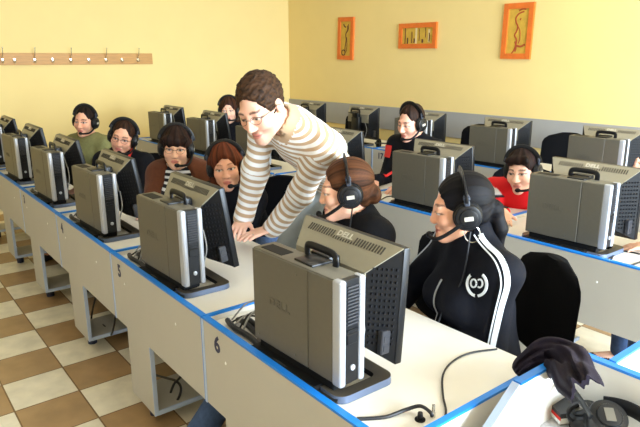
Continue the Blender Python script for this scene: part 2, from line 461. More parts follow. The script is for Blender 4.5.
ROW1 = ['blue-edged beige desk numbered 6, nearest the camera', 'blue-edged beige desk numbered 5 where the bending person leans', 'blue-edged beige desk numbered 4, before the person in brown cardigan',
        'blue-edged beige desk numbered 3, in front of the person in glasses and black jacket', 'beige desk left of the desk numbered 3 in the front row', 'beige desk at the far left end of the front row']
desk1 = [desk_unit(R1X-PITCH*k, R1Y, ROW1[k], nums[k], 'front row of desks', k == 0) for k in range(6)]
ROW2 = ['grey-fronted desk of the middle row in front of the person in red', 'grey-fronted middle row desk behind the person in track jacket, before the person in black', 'middle row desk hidden behind the person in dark knitted cardigan',
        'middle row desk behind the leaning person in stripes', 'middle row desk in front of the person beside the left wall', 'leftmost desk of the middle row']
desk2 = [desk_unit(R2X-.962*k, R2Y, ROW2[k], None, 'middle row of desks') for k in range(6)]
desk_unit(R2X+.935, R2Y, 'grey-fronted middle row desk at the right edge, before the person in cream', None, 'middle row of desks')
ROW3 = ['back row desk behind the person in black with headset', 'back row desk with the number 17 on its front', 'back row desk to the left of number 17', 'back row desk behind the back of the leaning person']
for k in range(-2, 4):
    lb = ROW3[k] if k >= 0 else ('grey-fronted back row desk behind the person in red jacket' if k == -1 else 'back row desk at the far right behind the largest monitor')
    desk_unit(R3X-PITCH*k, R3Y, lb, '17' if k == 1 else None, 'back row of desks')

# ------------------------------------------------------------ computers
def make_case():
    t = thing('computer_case', 'x', 'computer')
    L, T, Z0, H = .386, .088, .048, .30
    b = MB().box((0, .004, Z0), (L-.002, T, Z0+H), .006, 2); b.build('case_body', M_TAUPE, t)
    MB().box((.002, 0, Z0+.002), (.268, .0045, Z0+H-.003), .002, 1).box((.2715, 0, Z0+.002), (L-.014, .0045, Z0+H-.003), .002, 1).build('side_panel', M_TAUPE, t)
    MB().box((.025, .016, Z0+H-.001), (.13, .062, Z0+H+.0015), .001, 1).build('foot_pad', M_BLACKM, t)
    for y0, y1 in ((-.001, .022), (.070, T+.003)):
        MB().box((L-.016, y0, Z0-.004), (L+.020, y1, Z0+H+.001), .0075, 4).build('front_rail', M_SILVER, t)
    fb = MB().box((L-.01, .018, Z0-.002), (L+.013, .074, Z0+H-.001), .002, 1)
    fb.box((L+.012, .027, Z0+.15), (L+.018, .066, Z0+.158)).box((L+.012, .027, Z0+.115), (L+.0175, .066, Z0+.145), .002, 1)
    f = fb.build('front_bezel', M_BLACK, t)
    g = MB()
    for i in range(12): g.box((L+.013, .027, Z0+.172+i*.0095), (L+.0185, .067, Z0+.1765+i*.0095))
    g.build('vent_grille', M_DKGREY, f)
    MB().cyl((L+.013, .047, Z0+.045), (L+.019, .047, Z0+.045), .0085, bev=.001).build('power_button', M_SILVER, f)
    text_mesh('DELL', .036, 'logo', M_LOGO, t, Matrix.Translation((.135, -.0006, Z0+.150)) @ FACE_NEG_Y, .0008, .0012, 1.05, 1.25)
    MB().box((.0, -.030, .0), (.33, T+.01, .026), .006, 1).box((.02, .006, .02), (.37, T-.006, Z0+.001), .004, 1).build('base_bracket', M_BLACKM, t)
    for x_, z_ in ((.025, .02), (.025, H-.025), (.22, H-.03), (.21, .02)):
        MB().ball((x_, 0, Z0+z_), (.004, .0015, .004), 8).build('screw', M_LOGO, t)
    return t
def make_monitor():
    t = thing('monitor', 'x', 'monitor')
    w, zb, zt = .228, .062, .400          # half width; lower and upper edge; local y: screen at +.02, back at -.09
    o = [(-w, zb), (w, zb), (w, zt), (-w, zt)]; i = [(-.165, zb+.05), (.165, zb+.05), (.165, zt-.075), (-.165, zt-.075)]
    m = MB(); vo = [(x, -.004, z) for x, z in o]; vi = [(x, -.082, z) for x, z in i]
    m.v = vo+vi; m.f = [[4, 5, 6, 7][::-1]]+[[a, (a+1) % 4, 4+(a+1) % 4, 4+a] for a in (0, 1, 3)]; m.m = [0]*4
    hb = m.build('back_housing', M_BLACKM, t, 20)
    # ribs of small ventilation dimples on both slanted sides
    for sx in (-1, 1):
        ds = MB()
        for a in range(6):
            for b in range(13):
                f_ = .14+a*.13; x = w-(w-.165)*f_; y = -.004-.078*f_; z = zb+.06+(zt-zb-.12)*b/12
                ds.box((sx*x-.003, y-.0035, z-.0035), (sx*x+.003, y+.0015, z+.0035))
        ds.build('side_vents', M_DIMPLE, hb)
    c = MB(); th = .004
    a0 = (-w, -.004, zt); a1 = (w, -.004, zt); b0 = (-.165, -.082, zt-.075); b1 = (.165, -.082, zt-.075); c0 = (-.165, -.082, zt-.16); c1 = (.165, -.082, zt-.16)
    up = Vector((0, -.69, .72))*th; bk = Vector((0, -th, 0))
    top = [Vector(a0)+up, Vector(a1)+up, Vector(b1)+up*.6+bk*.6, Vector(b0)+up*.6+bk*.6, Vector(c1)+bk, Vector(c0)+bk]
    low = [Vector(a0), Vector(a1), Vector(b1), Vector(b0), Vector(c1), Vector(c0)]
    c.v = [tuple(v) for v in top+low]; c.f = [[0, 1, 2, 3][::-1], [3, 2, 4, 5][::-1], [0, 6, 7, 1], [1, 7, 8, 2], [2, 8, 10, 4], [4, 10, 11, 5], [5, 11, 9, 3], [3, 9, 6, 0]]; c.m = [0]*8
    bc = c.build('back_cover', M_MONSIL, t, 25)
    dirv = (Vector(b0)-Vector(a0)); dirv.x = 0; dn = dirv.normalized(); nrm_ = Vector((0, dn.z, -dn.y)); nrm_ = nrm_ if nrm_.z > 0 else -nrm_
    Ms = Matrix((( 1, 0, 0, 0), (0, -dn.y, nrm_.y, -.004), (0, -dn.z, nrm_.z, zt), (0, 0, 0, 1)))   # x right, y up-slope, z outwards
    vs = MB()
    for k in range(30):
        x = -.17+k*.34/29
        if abs(x) < .045: 
            vs.box((x-.002, -.044, .003), (x+.002, -.034, .0058), M=Ms); continue
        vs.box((x-.0022, -.042, .003), (x+.0022, -.017, .0058), M=Ms)
    vs.build('vent_slots', M_SLOT, bc)
    text_mesh('DELL', .026, 'logo', M_LOGOL, bc, Ms @ Matrix.Translation((0, -.022, .0058)), .0006, .0008, 1.05, 1.2)
    bz = MB().box((-w-.003, -.006, zb-.003), (w+.003, .02, zt+.0025), .004, 2)
    bz.build('bezel', M_BLACK, t)
    MB().box((-w+.016, .0195, zb+.018), (w-.016, .0212, zt-.014)).build('screen', M_SCREEN, t)
    pt = MB().box((w-.032, -.05, zb+.03), (w-.012, -.012, zb+.10), .003, 1)
    pt.box((w-.014, -.042, zb+.04), (w-.0105, -.024, zb+.058)).box((w-.014, -.042, zb+.068), (w-.0105, -.024, zb+.086)); pt.build('side_port_panel', M_DKGREY, t)
    # stand: open ring foot, column, handle that clamps over the case
    def rr(x0, x1, y0, y1, r, n=5):
        P = []
        for cx, cy, a in ((x1-r, y1-r, 0), (x0+r, y1-r, 90), (x0+r, y0+r, 180), (x1-r, y0+r, 270)):
            for q in range(n+1): P.append((cx+r*math.cos(R(a+90*q/n)), cy+r*math.sin(R(a+90*q/n))))
        return P
    A = rr(-.25, .204, -.222, -.012, .035); B = rr(-.215, .160, -.182, -.050, .018); n = len(A); s = MB()
    s.v = [(x, y, .001) for x, y in A]+[(x*.99, y*.99, .022) for x, y in A]+[(x, y, .018) for x, y in B]+[(x, y, .001) for x, y in B]
    for q in range(n):
        r_ = (q+1) % n
        s.f += [[q, r_, n+r_, n+q], [n+q, n+r_, 2*n+r_, 2*n+q], [2*n+q, 2*n+r_, 3*n+r_, 3*n+q], [3*n+q, 3*n+r_, r_, q]]; s.m += [0, 1, 2, 2]
    s.build('stand_base', [M_RING, M_BASE, M_BLACKM], t, 30)
    MB().box((-.06, -.130, .014), (.06, -.082, .30), .008, 2).box((-.045, -.1315, .29), (.045, -.09, .36), .006, 2).build('stand_column', M_BLACK, t)
    h = MB(); yy = -.142
    h.tube([(-.052, yy, .338), (-.058, yy, .366), (-.048, yy, .384), (.01, yy, .387), (.066, yy, .384), (.076, yy, .366), (.072, yy, .338)], .006, 10, 4, rx=.012)
    h.box((-.042, -.200, .3495), (.045, -.125, .358), .003, 2); h.v = [(a+.012, b, c-.004) for a, b, c in h.v]; h.build('handle', M_BLACK, t)
    MB().tube([(.12, -.088, .24), (.155, -.094, .17), (.14, -.11, .09), (.10, -.115, .02)], .003, 6).build('cable', M_GREYC, t)
    return t
case0 = make_case(); mon0 = make_monitor()
CASES = []; used = {'c': False, 'm': False}
def computer(x, y, lc, lm, gc, gm, case=True, mrot=0, mdx=0, tilt=0):
    z = .733
    if case:
        c = case0 if not used['c'] else copy_tree(case0); used['c'] = True
        c.location = (x, y, z); c.rotation_euler = (0, 0, R(2)); c['label'] = lc; c['group'] = gc
    m = mon0 if not used['m'] else copy_tree(mon0); used['m'] = True
    m.location = (x+.215, y+.228, z); m.rotation_euler = (0, 0, R(mrot)); m['label'] = lm; m['group'] = gm
    a = R(tilt); pv = Vector((0, -.05, .23)); Rt = Matrix.Rotation(a, 3, 'X')
    for ch in m.children:
        if ch.name.split('.')[0] in ('back_housing', 'back_cover', 'bezel', 'screen', 'side_port_panel'): ch.rotation_euler = (a, 0, 0); ch.location = pv-Rt @ pv+Vector((mdx, 0, 0))
L1C = ['taupe computer case on desk 6, largest and nearest the camera', 'taupe computer case on desk 5 in front of the bending person', 'taupe computer case on desk 4 with the black drive bay facing right',
       'taupe computer case on desk 3, in front of the person in green', 'taupe computer case second from the left end of the front row', 'computer case cut off by the left edge of the photo']
L1M = ['flat monitor on desk 6 with long vent slots, facing the person in track jacket', 'flat monitor on desk 5 beside the bending person', 'flat monitor on desk 4 below the person in glasses',
       'flat monitor on desk 3 below the person in green', 'flat monitor second from the left end of the front row', 'flat monitor at the left edge of the photo']
for k in range(6): computer(-1.478-PITCH*k, .893, L1C[k], L1M[k], 'computer cases on the front row', 'monitors on the front row', mrot=-1, tilt=(-4, 9, 9, 11, 8, 8)[k], mdx=(-.028, -.065, -.065, -.06, -.06, -.06)[k])
L2C = ['grey computer case in front of the person in red jacket', 'grey computer case in front of the person in black with a badge', 'middle row computer case behind the leaning person, beside his hip', 'middle row computer case hidden behind the striped sweater',
       'taupe computer case before the person by the left wall', 'taupe computer case farthest left in the middle row']
L2M = ['monitor with vent slots behind the case before the person in red', 'monitor before the person in black with a badge', 'monitor showing its back at the leaning person\'s hip', 'middle row monitor hidden by the leaning person',
       'monitor in front of the person by the left wall', 'monitor farthest left in the middle row']
for k in range(6): computer(-1.63-.962*k, 2.605, L2C[k], L2M[k], 'computer cases on the middle row', 'monitors on the middle row', mrot=-1, mdx=.0, tilt=(2, 3, 5, 0, 8, 6)[k])
L3 = ['at the far right of the back row', 'behind the head of the person in red', 'behind the head of the person in black', 'near number 17, handle up', 'behind the back of the leaning person']
for k in range(5):
    if k == 4: computer(-2.312-.91*k, 4.17, '', 'flat monitor peeping over the back of the leaning person', '', 'monitors on the back row', False)
    else: computer(-2.312-.91*k, 4.17, 'grey-brown computer case '+L3[k], 'flat monitor '+L3[k], 'computer cases on the back row', 'monitors on the back row', k != 3)

# ------------------------------------------------------------ office chairs
def make_chair():
    t = thing('office_chair', 'x', 'chair')          # faces -Y
    s = MB().box((-.235, -.25, .36), (.235, .22, .43), .03, 3); s.build('seat', M_CHAIR, t)
    bm = MB(); rows_f = []; rows_b = []
    N = 14
    for j in range(N+1):
        z = .50+.40*j/N; u = j/N
        hw = .225*(1-.06*u)
        if u > .78: hw *= math.sqrt(max(0, 1-((u-.78)/.225)**2))*.9+.1
        if u < .15: hw *= .82+.18*math.sqrt(1-((.15-u)/.15)**2)
        f = []; b = []
        for i in range(13):
            x = -hw+2*hw*i/12; e = 1-(abs(2*i/12-1))**3
            yb = .215+.03*u-.05*(1-(x/.225)**2)*.0+.035*(1-(x/.23)**2)
            f.append((x, yb-.028*e, z)); b.append((x, yb+.022*e, z))
        rows_f.append(f); rows_b.append(b[::-1])
    ring = [f+b for f, b in zip(rows_f, rows_b)]
    ring = [r+[r[0]] for r in ring]
    bm.quadmesh(ring); n = len(bm.v)
    bm.f.append(list(range(26))[::-1]); bm.f.append([n-27+i for i in range(26)]); bm.m += [0, 0]
    bm.build('backrest', M_CHAIR, t, 60)
    MB().tube([(0, .05, .34), (0, .24, .35), (0, .29, .44), (0, .28, .64)], .012, 8, rx=.03).build('back_support', M_BLACKM, t)
    MB().cyl((0, 0, .12), (0, 0, .27), .03).cyl((0, 0, .27), (0, 0, .36), .018).box((-.09, -.1, .335), (.09, .1, .362), .008, 1).build('gas_column', M_BLACKM, t)
    b5 = MB()
    for k in range(5):
        a = 2*PI*k/5+.3; c, s_ = math.cos(a), math.sin(a)
        b5.tube([(0, 0, .13), (c*.14, s_*.14, .115), (c*.28, s_*.28, .075)], .018, 8, 3, rx=.022)
    b5.build('base', M_BLACKM, t)
    for k in range(5):
        a = 2*PI*k/5+.3; c, s_ = math.cos(a)*.28, math.sin(a)*.28
        MB().cyl((c-.012, s_, .027), (c+.012, s_, .027), .027, bev=.004, seg=14).cyl((c, s_, .03), (c, s_, .085), .008, seg=8).build('caster', M_BLACKM, t)
    return t
chair0 = make_chair(); chair_used = [False]
def chair(x, y, rz, label, group=None, dz=0):
    c = chair0 if not chair_used[0] else copy_tree(chair0); chair_used[0] = True
    c.location = (x, y, 0); c.rotation_euler = (0, 0, R(rz)); c['label'] = label
    if group: c['group'] = group
    return c

# ------------------------------------------------------------ people
def rotz(a): c, s = math.cos(a), math.sin(a); return np.array([[c, -s, 0], [s, c, 0], [0, 0, 1.]])
def rotx(a): c, s = math.cos(a), math.sin(a); return np.array([[1, 0, 0], [0, c, -s], [0, s, c]])
def roty(a): c, s = math.cos(a), math.sin(a); return np.array([[c, 0, s], [0, 1, 0], [-s, 0, c]])
def smooth(e0, e1, x): t = np.clip((x-e0)/(e1-e0), 0, 1); return t*t*(3-2*t)
def ik(S, W, l1, l2, pole):
    d = W-S; L = np.linalg.norm(d)
    if L > (l1+l2)*.995: W = S+d/L*(l1+l2)*.995; d = W-S; L = np.linalg.norm(d)
    u = d/L; a = (l1*l1-l2*l2+L*L)/(2*L); h = math.sqrt(max(0, l1*l1-a*a))
    p = pole-u*(pole @ u); return S+u*a+nrm(p)*h, W
ONE = np.ones(3)
M_SKIN = mat_attr('skin', .48, .12, .35)
M_HAIR = mat_attr('hair', .62, 0, .15)
M_DENIM = mat('blue_denim', (62, 84, 122), .85, 0, .15, 60, .3, 400)
M_PALEDENIM = mat('washed_pale_denim', (172, 180, 182), .85, 0, .06, 25, .3, 400)
M_DARKTR = mat('dark_trousers', (18, 19, 25), .85, 0, .1, 60)
M_SHOE = mat('black_shoe', (26, 26, 28), .5)
M_GLASS = mat('spectacle_frame', (40, 36, 34), .3, .4)

def head_sdf(S, fr, J, fem=False):
    """head-local: x = own left, -y = face, z = up, eyes at z = 0"""
    w = .94 if fem else 1.
    S.ell((0, .018, .038), (.076*w, .096, .088), .02, 9, fr)
    S.ell((0, -.030, -.025), (.062*w, .064, .088), .03, 9, fr)
    S.cone((-.040*w, -.012, -.070), (0, -.068, -.100), .028, .022, .03, 9, fr); S.cone((.040*w, -.012, -.070), (0, -.068, -.100), .028, .022, .03, 9, fr)
    S.ell((0, -.080, -.104), (.020*w, .018, .018), .025, 9, fr)
    S.ell((-.040, -.062, -.030), (.026, .028, .028), .03, 9, fr); S.ell((.040, -.062, -.030), (.026, .028, .028), .03, 9, fr)
    S.cone((-.036, -.084, .022), (.036, -.084, .022), .006 if fem else .010, .006 if fem else .010, .025, 9, fr)
    for s in (-1, 1): S.ell((s*.033, -.106, .000), (.019, .014, .012), .018, 9, fr, 's')
    S.cone((0, -.092, .010), (0, -.109 if fem else -.115, -.036), .0075, .0105 if fem else .0125, .014, 9, fr)
    for s in (-1, 1): S.ell((s*.0125, -.104, -.040), (.009, .010, .008), .01, 9, fr)
    S.ell((0, -.094, -.0665), (.021, .010, .0065), .012, 9, fr); S.ell((0, -.092, -.079), (.018, .010, .0075), .010, 9, fr)
    S.cone((-.018, -.106, -.0728), (.018, -.106, -.0728), .003, .003, .008, 9, fr, 's')
    for s in (-1, 1):
        S.ell((s*.033, -.0815, .0005), (.0135, .0135, .0125), .005, 9, fr)
        S.ell((s*.078*w, .016, -.012), (.011, .021, .032), .01, 9, fr)
        S.ell((s*.089*w, .012, -.010), (.007, .012, .020), .008, 9, fr, 's')
def face_color(q, base, lip, brow, iris, stubble=0., blush=.12, fem=False, lids=False):
    c = np.repeat(base[None], len(q), 0).copy()
    front = smooth(-.035, -.06, q[:, 1])
    ax = np.abs(q[:, 0])
    def put(m, colr):
        nonlocal c; c = c*(1-m[:, None])+np.asarray(colr)*m[:, None]
    put(blush*front*np.exp(-(((ax-.038)/.02)**2+((q[:, 2]+.032)/.022)**2)), base*[1.05, .62, .55])
    if stubble: put(stubble*front*np.clip(smooth(-.050, -.062, q[:, 2])+.0, 0, 1)*smooth(.075, .05, ax), lin3((92, 66, 50)))
    bz = .0235+.004*(1-((ax-.032)/.018)**2); bz = bz+(.003 if fem else 0); put((.8 if fem else .85)*front*smooth(.0045 if fem else .0058, .002 if fem else .003, np.abs(q[:, 2]-bz))*smooth(.053, .048, ax)*smooth(.011, .016, ax), brow)
    zc, zh = (-.0030, .0044) if lids else (-.0002, .0062)
    e = ((ax-.033)/.0158)**2+((q[:, 2]-zc)/zh)**2
    put(front*smooth(3.2, 1.4, e)*smooth(zc-.004, zc+.001, q[:, 2])*.95, lin3((40, 28, 24)))
    put(front*smooth(1.1, .8, e), lin3((196, 184, 176)))
    put(front*smooth(1.1, .8, e)*smooth(.0072, .0058, np.hypot(ax-.033, q[:, 2]-zc-.001)), iris)
    l = (q[:, 0]/.0245)**2+((q[:, 2]+.0728)/.0125)**2
    put(.85*front*smooth(1.15, .75, l), lip)
    put(.6*front*smooth(.0026, .0012, np.abs(q[:, 2]+.0728))*smooth(.026, .02, ax), lip*.45)
    for s in (-1, 1): put(.5*front*smooth(.0045, .002, np.hypot(q[:, 0]-s*.009, q[:, 2]+.047))*smooth(-.095, -.1, q[:, 1]), base*.35)
    return c
def hair_sdf(style, S, w=1.):
    g = {'tied': .007, 'crop': .004, 'short': .008, 'curly': .010}.get(style, .011)
    z = np.zeros(3)
    S.ell((0, .020, .040), ((.078*w+g), .098+g, .088+g), .02, 0)
    if style == 'short' or style == 'curly' or style == 'crop':
        S.cone((0, .075, -.02), (0, .062, -.065), .045, .04, .03)
        S.ell((0, -.112, -.040), (.090, .090, .140 if style == 'crop' else .130), .012, op='s')          # forehead and face
        S.ell((0, -.01, -.150), (.14, .10, .115), .015, op='s')              # below the ears
        for s in (-1, 1): S.ell((s*.095, .012, -.02), (.03, .026, .045), .01, op='s')
    elif style == 'tied':      # smooth hair drawn back
        S.ell((0, .062, -.02), (.062, .045, .070), .03)
        S.ell((0, -.108, -.046), (.082, .080, .128), .012, op='s')
        S.ell((0, -.02, -.165), (.14, .115, .115), .015, op='s')
    elif style in ('long', 'fringe'):
        for s in (-1, 1):
            S.cone((s*.074, .0, .03), (s*.080, .0, -.05 if style == 'fringe' else -.10), .026, .022, .03)
            if style == 'long': S.cone((s*.080, .0, -.10), (s*.080, .0, -.19), .024, .020, .03)
        S.cone((0, .075, 0), (0, .080, -.19 if style == 'long' else -.06), .062, .05, .04)
        if style == 'fringe':
            S.cone((-.055, -.072, .062), (.055, -.072, .062), .022, .022, .02); S.ell((0, -.082, .040), (.060, .018, .030), .015)
            S.ell((0, -.11, -.070), (.068, .075, .088), .012, op='s')
        else: S.ell((0, -.112, -.048), (.074, .086, .118), .012, op='s')
HEADSET = {}
def make_headset():
    t = thing('headset', 'x', 'headset')
    b = MB(); arc = [(math.sin(a)*.100, .012, .030+math.cos(a)*.106) for a in np.linspace(-1.45, 1.45, 19)]
    b.tube(arc, .0065, 10, 2, rx=.019); b.build('headband', M_BLACK, t)
    pd = MB(); arc2 = [(math.sin(a)*.094, .012, .027+math.cos(a)*.099) for a in np.linspace(-.75, .75, 9)]
    pd.tube(arc2, .007, 10, 2, rx=.015); pd.build('head_pad', M_BLACKM, t)
    for s in (-1, 1):
        c = MB().cyl((s*.082, .012, -.012), (s*.106, .012, -.012), .052, .046, 28, .006)
        c.cyl((s*.105, .012, -.012), (s*.111, .012, -.012), .034, .032, 24, .002)
        cup = c.build('ear_cup', M_BLACK, t)
        ring = [(s*.082, .012+math.cos(a)*.042, -.012+math.sin(a)*.044) for a in np.linspace(0, 2*PI, 17)[:-1]]
        MB().tube(ring, .012, 8, 2, closed=True).build('cushion', M_BLACKM, cup)
        MB().box((s*.1105-.0015, -.004, -.022), (s*.1105+.0015, .028, -.006), .001, 1).build('badge', M_LOGOL, cup)
        MB().box((s*.098-.006, .002, .015), (s*.098+.006, .022, .075), .004, 1).box((s*.099-.008, .0, .052), (s*.099+.008, .024, .068), .003, 1).build('slider', M_SLIDE, t)
    m = MB().tube([(.100, .0, -.022), (.100, -.045, -.052), (.085, -.10, -.082), (.045, -.125, -.088), (.022, -.128, -.086)], .0075, 8, 4)
    m.build('microphone_boom', M_BLACKM, t)
    MB().ball((.018, -.128, -.086), (.018, .013, .013), 14).build('microphone', M_BLACKM, t)
    return t
headset0 = None
def put_headset(pos, Rm, label, group='headsets worn by the pupils', boom=True, w=1.):
    global headset0
    if headset0 is None: headset0 = make_headset(); h = headset0
    else: h = copy_tree(headset0)
    M4 = Matrix([[*Rm[i], pos[i]] for i in range(3)]+[[0, 0, 0, 1]])
    h.matrix_world = M4; h.rotation_mode = 'XYZ'; h.location = pos; h.rotation_euler = M4.to_euler(); h.scale = (w, w, w); h['label'] = label; h['group'] = group
    return h
def hand_sdf(S, Wp, fwd, up, side, k=.008, curl=.25, sc=1.0, spread=.12, lab=8):
    """side: +1 thumb towards cross(up,fwd)*side"""
    f = nrm(fwd); u = nrm(up-f*(np.asarray(up) @ f)); l = np.cross(u, f)*side
    S.cone(Wp, Wp+f*.02*sc, .026*sc, .026*sc, .02, lab)
    fr = (Wp+f*.05*sc, np.stack([l, f, u], 1), np.array([1., 1.1, .42]))
    S.cone((-.018*sc, -.02*sc, 0), (-.016*sc, .022*sc, 0), .024*sc, .024*sc, .015, lab, fr, dk=.6); S.cone((.018*sc, -.02*sc, 0), (.018*sc, .024*sc, 0), .024*sc, .022*sc, .015, lab, fr, dk=.6)
    for i, (off, ln) in enumerate(((.030, .072), (.010, .080), (-.011, .075), (-.031, .058))):
        b = Wp+f*.088*sc+l*off*sc-f*.006*abs(i-1); ang = spread*(1.2-i*.8)
        d = nrm(f+l*ang*.35); p = b; dd = d
        for j, fr_ in enumerate((.45, .32, .23)):
            dd = nrm(dd-u*curl*(.3 if j == 0 else 1.)); q = p+dd*ln*fr_*sc
            S.cone(p, q, (.0092-.0008*j)*sc, (.0086-.0008*j)*sc, .005, lab); p = q
    b = Wp+f*.03*sc+l*.026*sc; d = nrm(f*.75+l*.75-u*.15)
    S.cone(b, b+d*.035*sc, .0125*sc, .0105*sc, .012, lab); S.cone(b+d*.035*sc, b+d*.035*sc+nrm(d+f*.5)*.028*sc, .0100*sc, .0085*sc, .005, lab)
def person(sp):
    head = np.array(sp['head'], float); Rh = rotz(R(sp['yaw'])) @ rotx(R(sp.get('pitch', 0))) @ roty(R(sp.get('roll', 0)))
    fem = sp.get('fem', False); hs = sp.get('hs', 1.0); dist = np.linalg.norm(head-V3(0, 0, CAMZ))
    ty = R(sp.get('tyaw', 0)); f = rotz(ty) @ V3(0, -1, 0); left = rotz(ty) @ V3(1, 0, 0)
    N = head+Rh @ V3(0, .035, -.12)+V3(0, 0, -.035)-f*.0
    if 'neck' in sp: N = np.array(sp['neck'], float)
    TL = sp.get('TL', .455)
    if 'pelvis' in sp: P = np.array(sp['pelvis'], float)
    else:
        dz = N[2]-.525; z0 = .525
        if dz > TL*.985: z0 = N[2]-TL*.985; dz = TL*.985
        P = V3(N[0], N[1], z0)-f*math.sqrt(TL*TL-dz*dz)
    org = V3(P[0], P[1], 0)
    root = thing('person', sp['label'], 'person', tuple(org), 0)
    head, N, P = head-org, N-org, P-org
    fr = (head, Rh, ONE*hs)
    z = nrm(N-P); x = nrm(left-z*(left @ z)); y = np.cross(z, x); TLr = np.linalg.norm(N-P)
    sq = V3(1, .66, 1); tfm = (P, np.stack([x, y, z], 1), sq)
    sw = sp.get('sw', .155 if fem else .178); k_ = TLr/.47
    S_ = {}; E_ = {}; W_ = {}
    for s, nm in ((1, 'l'), (-1, 'r')):
        S_[nm] = N+x*s*sw-z*.045-y*.0+np.array(sp.get('sh_'+nm, (0, 0, 0)))
        wd = sp.get('hand_'+nm)
        wd = N+f*.33+left*s*.12-V3(0, 0, N[2]-.775) if wd is None else np.array(wd, float)-org
        pole = np.array(sp.get('pole_'+nm, left*s*.25-V3(0, 0, 1)-f*.45), float)
        E_[nm], W_[nm] = ik(S_[nm], wd, sp.get('l1', .285), sp.get('l2', .25), pole)
    stand = sp.get('stand')
    hip = {s: P+x*s*.085+V3(0, 0, -.02) for s in (1, -1)}
    if stand:
        knee = {s: np.array(stand[0 if s > 0 else 1][0])-org for s in (1, -1)}; ank = {s: np.array(stand[0 if s > 0 else 1][1])-org for s in (1, -1)}
    else:
        knee = {s: hip[s]+f*.42+left*s*.05+V3(0, 0, .0) for s in (1, -1)}
        kz = {s: knee[s][2] for s in knee}
        ank = {s: knee[s]+f*sp.get('feet', .02)+V3(0, 0, .085-kz[s]) for s in (1, -1)}
    def torso(S, g, k=.05, low=True):
        bw = .92 if fem else 1.
        if low: S.cone((0, 0, -.02), (0, 0, .06), (.150*bw+g), (.142*bw+g), k, 1, tfm, dk=.75)
        S.cone((0, 0, .05*k_), (0, 0, .20*k_), .140*bw+g, .128*bw+g, k, 1, tfm, dk=.75)
        S.cone((0, 0, .20*k_), (0, -.015, .34*k_), .128*bw+g, .152*bw+g, k, 1, tfm, dk=.75)
        S.cone((0, -.01, .34*k_), (0, 0, .41*k_), .152*bw+g, .115*bw+g, k, 1, tfm, dk=.75)
        if fem:
            for s in (-1, 1): S.ell((s*.062, -.16, .285*k_), (.062+g, .085+g*1.6, .062+g), .05, 1, tfm, dk=.75)
        for s, nm in ((1, 'l'), (-1, 'r')): S.cone(N-z*.035+x*s*.03, S_[nm], .050+g, .052+g, .05, 1)
    # ---- body
    B = Sdf(); torso(B, 0)
    B.cone(N-z*.03, head+Rh @ (V3(0, .03, -.05)*hs), .058 if not fem else .050, .052 if not fem else .045, .03, 7)
    head_sdf(B, fr, None, fem)
    for s, nm in ((1, 'l'), (-1, 'r')):
        B.cone(S_[nm], E_[nm], .047, .038, .04, 2); B.cone(E_[nm], W_[nm], .038, .026, .02, 2)
        hd = sp.get('hdir_'+nm); hd = nrm(f*.9-V3(0, 0, .15)-left*s*.1) if hd is None else np.array(hd, float)
        up = np.array(sp.get('hup_'+nm, (0, 0, 1)), float)
        # thumb side: inner side
        u_ = nrm(up-nrm(hd)*(up @ nrm(hd))); lc = np.cross(u_, nrm(hd)); inner = -left*s
        hand_sdf(B, W_[nm], hd, up, 1 if lc @ inner > 0 else -1, curl=sp.get('curl', .22))
        sd = {1: 'l', -1: 'r'}
    for s in (1, -1):
        B.cone(hip[s], knee[s], .078, .055, .04, 3); B.cone(knee[s], ank[s], .052, .036, .03, 3)
        B.cone(ank[s]-V3(0, 0, .03), ank[s]+f*.14-V3(0, 0, .05), .036, .028, .02, 3)
    fine = sp.get('fine', .0042 if dist < 3.2 else .0055); fh = .0042 if sp.get('finehands') else .008
    fin = [[], [], []]
    for i in range(3):
        fin[i].append((head[i]-.15, head[i]+.15, fine))
        for nm in ('l', 'r'): fin[i].append((W_[nm][i]-.15, W_[nm][i]+.17, fh))
    Vb, Fb = sdf_mesh(B, .014, None, fin)
    skin = lin3(sp.get('skin', (230, 178, 148)))
    q = tf(fr, Vb); near = (np.abs(q) < .16).all(1) & (B.labels(Vb) == 9)
    col = np.repeat(skin[None], len(Vb), 0)
    col[near] = face_color(q[near], skin, lin3(sp.get('lip', (178, 96, 86))), lin3(sp.get('brow', (60, 40, 30))), lin3(sp.get('iris', (58, 44, 34))), sp.get('stubble', 0), sp.get('blush', .15), fem, sp.get('lids', False))
    np_mesh('body', Vb, Fb, M_SKIN, root, col)
    # ---- trousers and shoes
    T = Sdf(); T.cone((0, 0, -.02), (0, 0, .08), .158, .150, .05, 0, tfm, dk=.75)
    g = .016 if not stand else .024
    for s in (1, -1):
        T.cone(hip[s], knee[s], .080+g, .057+g, .05); T.cone(knee[s], ank[s]+V3(0, 0, .01), .054+g, .044+g, .03)
    Vt, Ft = sdf_mesh(T, .012, lambda p: .004*noise(p, 22))
    np_mesh('trousers', Vt, Ft, sp.get('trousers', M_DARKTR), root)
    for s in (1, -1):
        SH = Sdf(); a = ank[s]
        SH.cone(a+V3(0, 0, -.02)-f*.02, a+V3(0, 0, -.045)-f*.02, .046, .040, .03); SH.cone(a+V3(0, 0, -.045)-f*.03, a+f*.15+V3(0, 0, -.055), .040, .032, .03)
        SH.ell(a+V3(0, 0, -.135), (.3, .3, .05), .005, op='s')
        Vs, Fs = sdf_mesh(SH, .010); np_mesh('shoe', Vs, Fs, M_SHOE, root)
    # ---- top
    gt = sp.get('gt', .014)
    C = Sdf(); torso(C, gt+.004, .05)
    C.cone((0, 0, -.05), (0, 0, .05), .160 if not fem else .150, .15 if not fem else .14, .05, 1, tfm, dk=.75)
    for s, nm in ((1, 'l'), (-1, 'r')):
        lb = 2 if nm == 'l' else 3
        C.cone(S_[nm], E_[nm], .051+gt, .043+gt, .035, lb); C.cone(E_[nm], W_[nm]-nrm(W_[nm]-E_[nm])*.012, .045+gt, .033+gt, .03, lb)
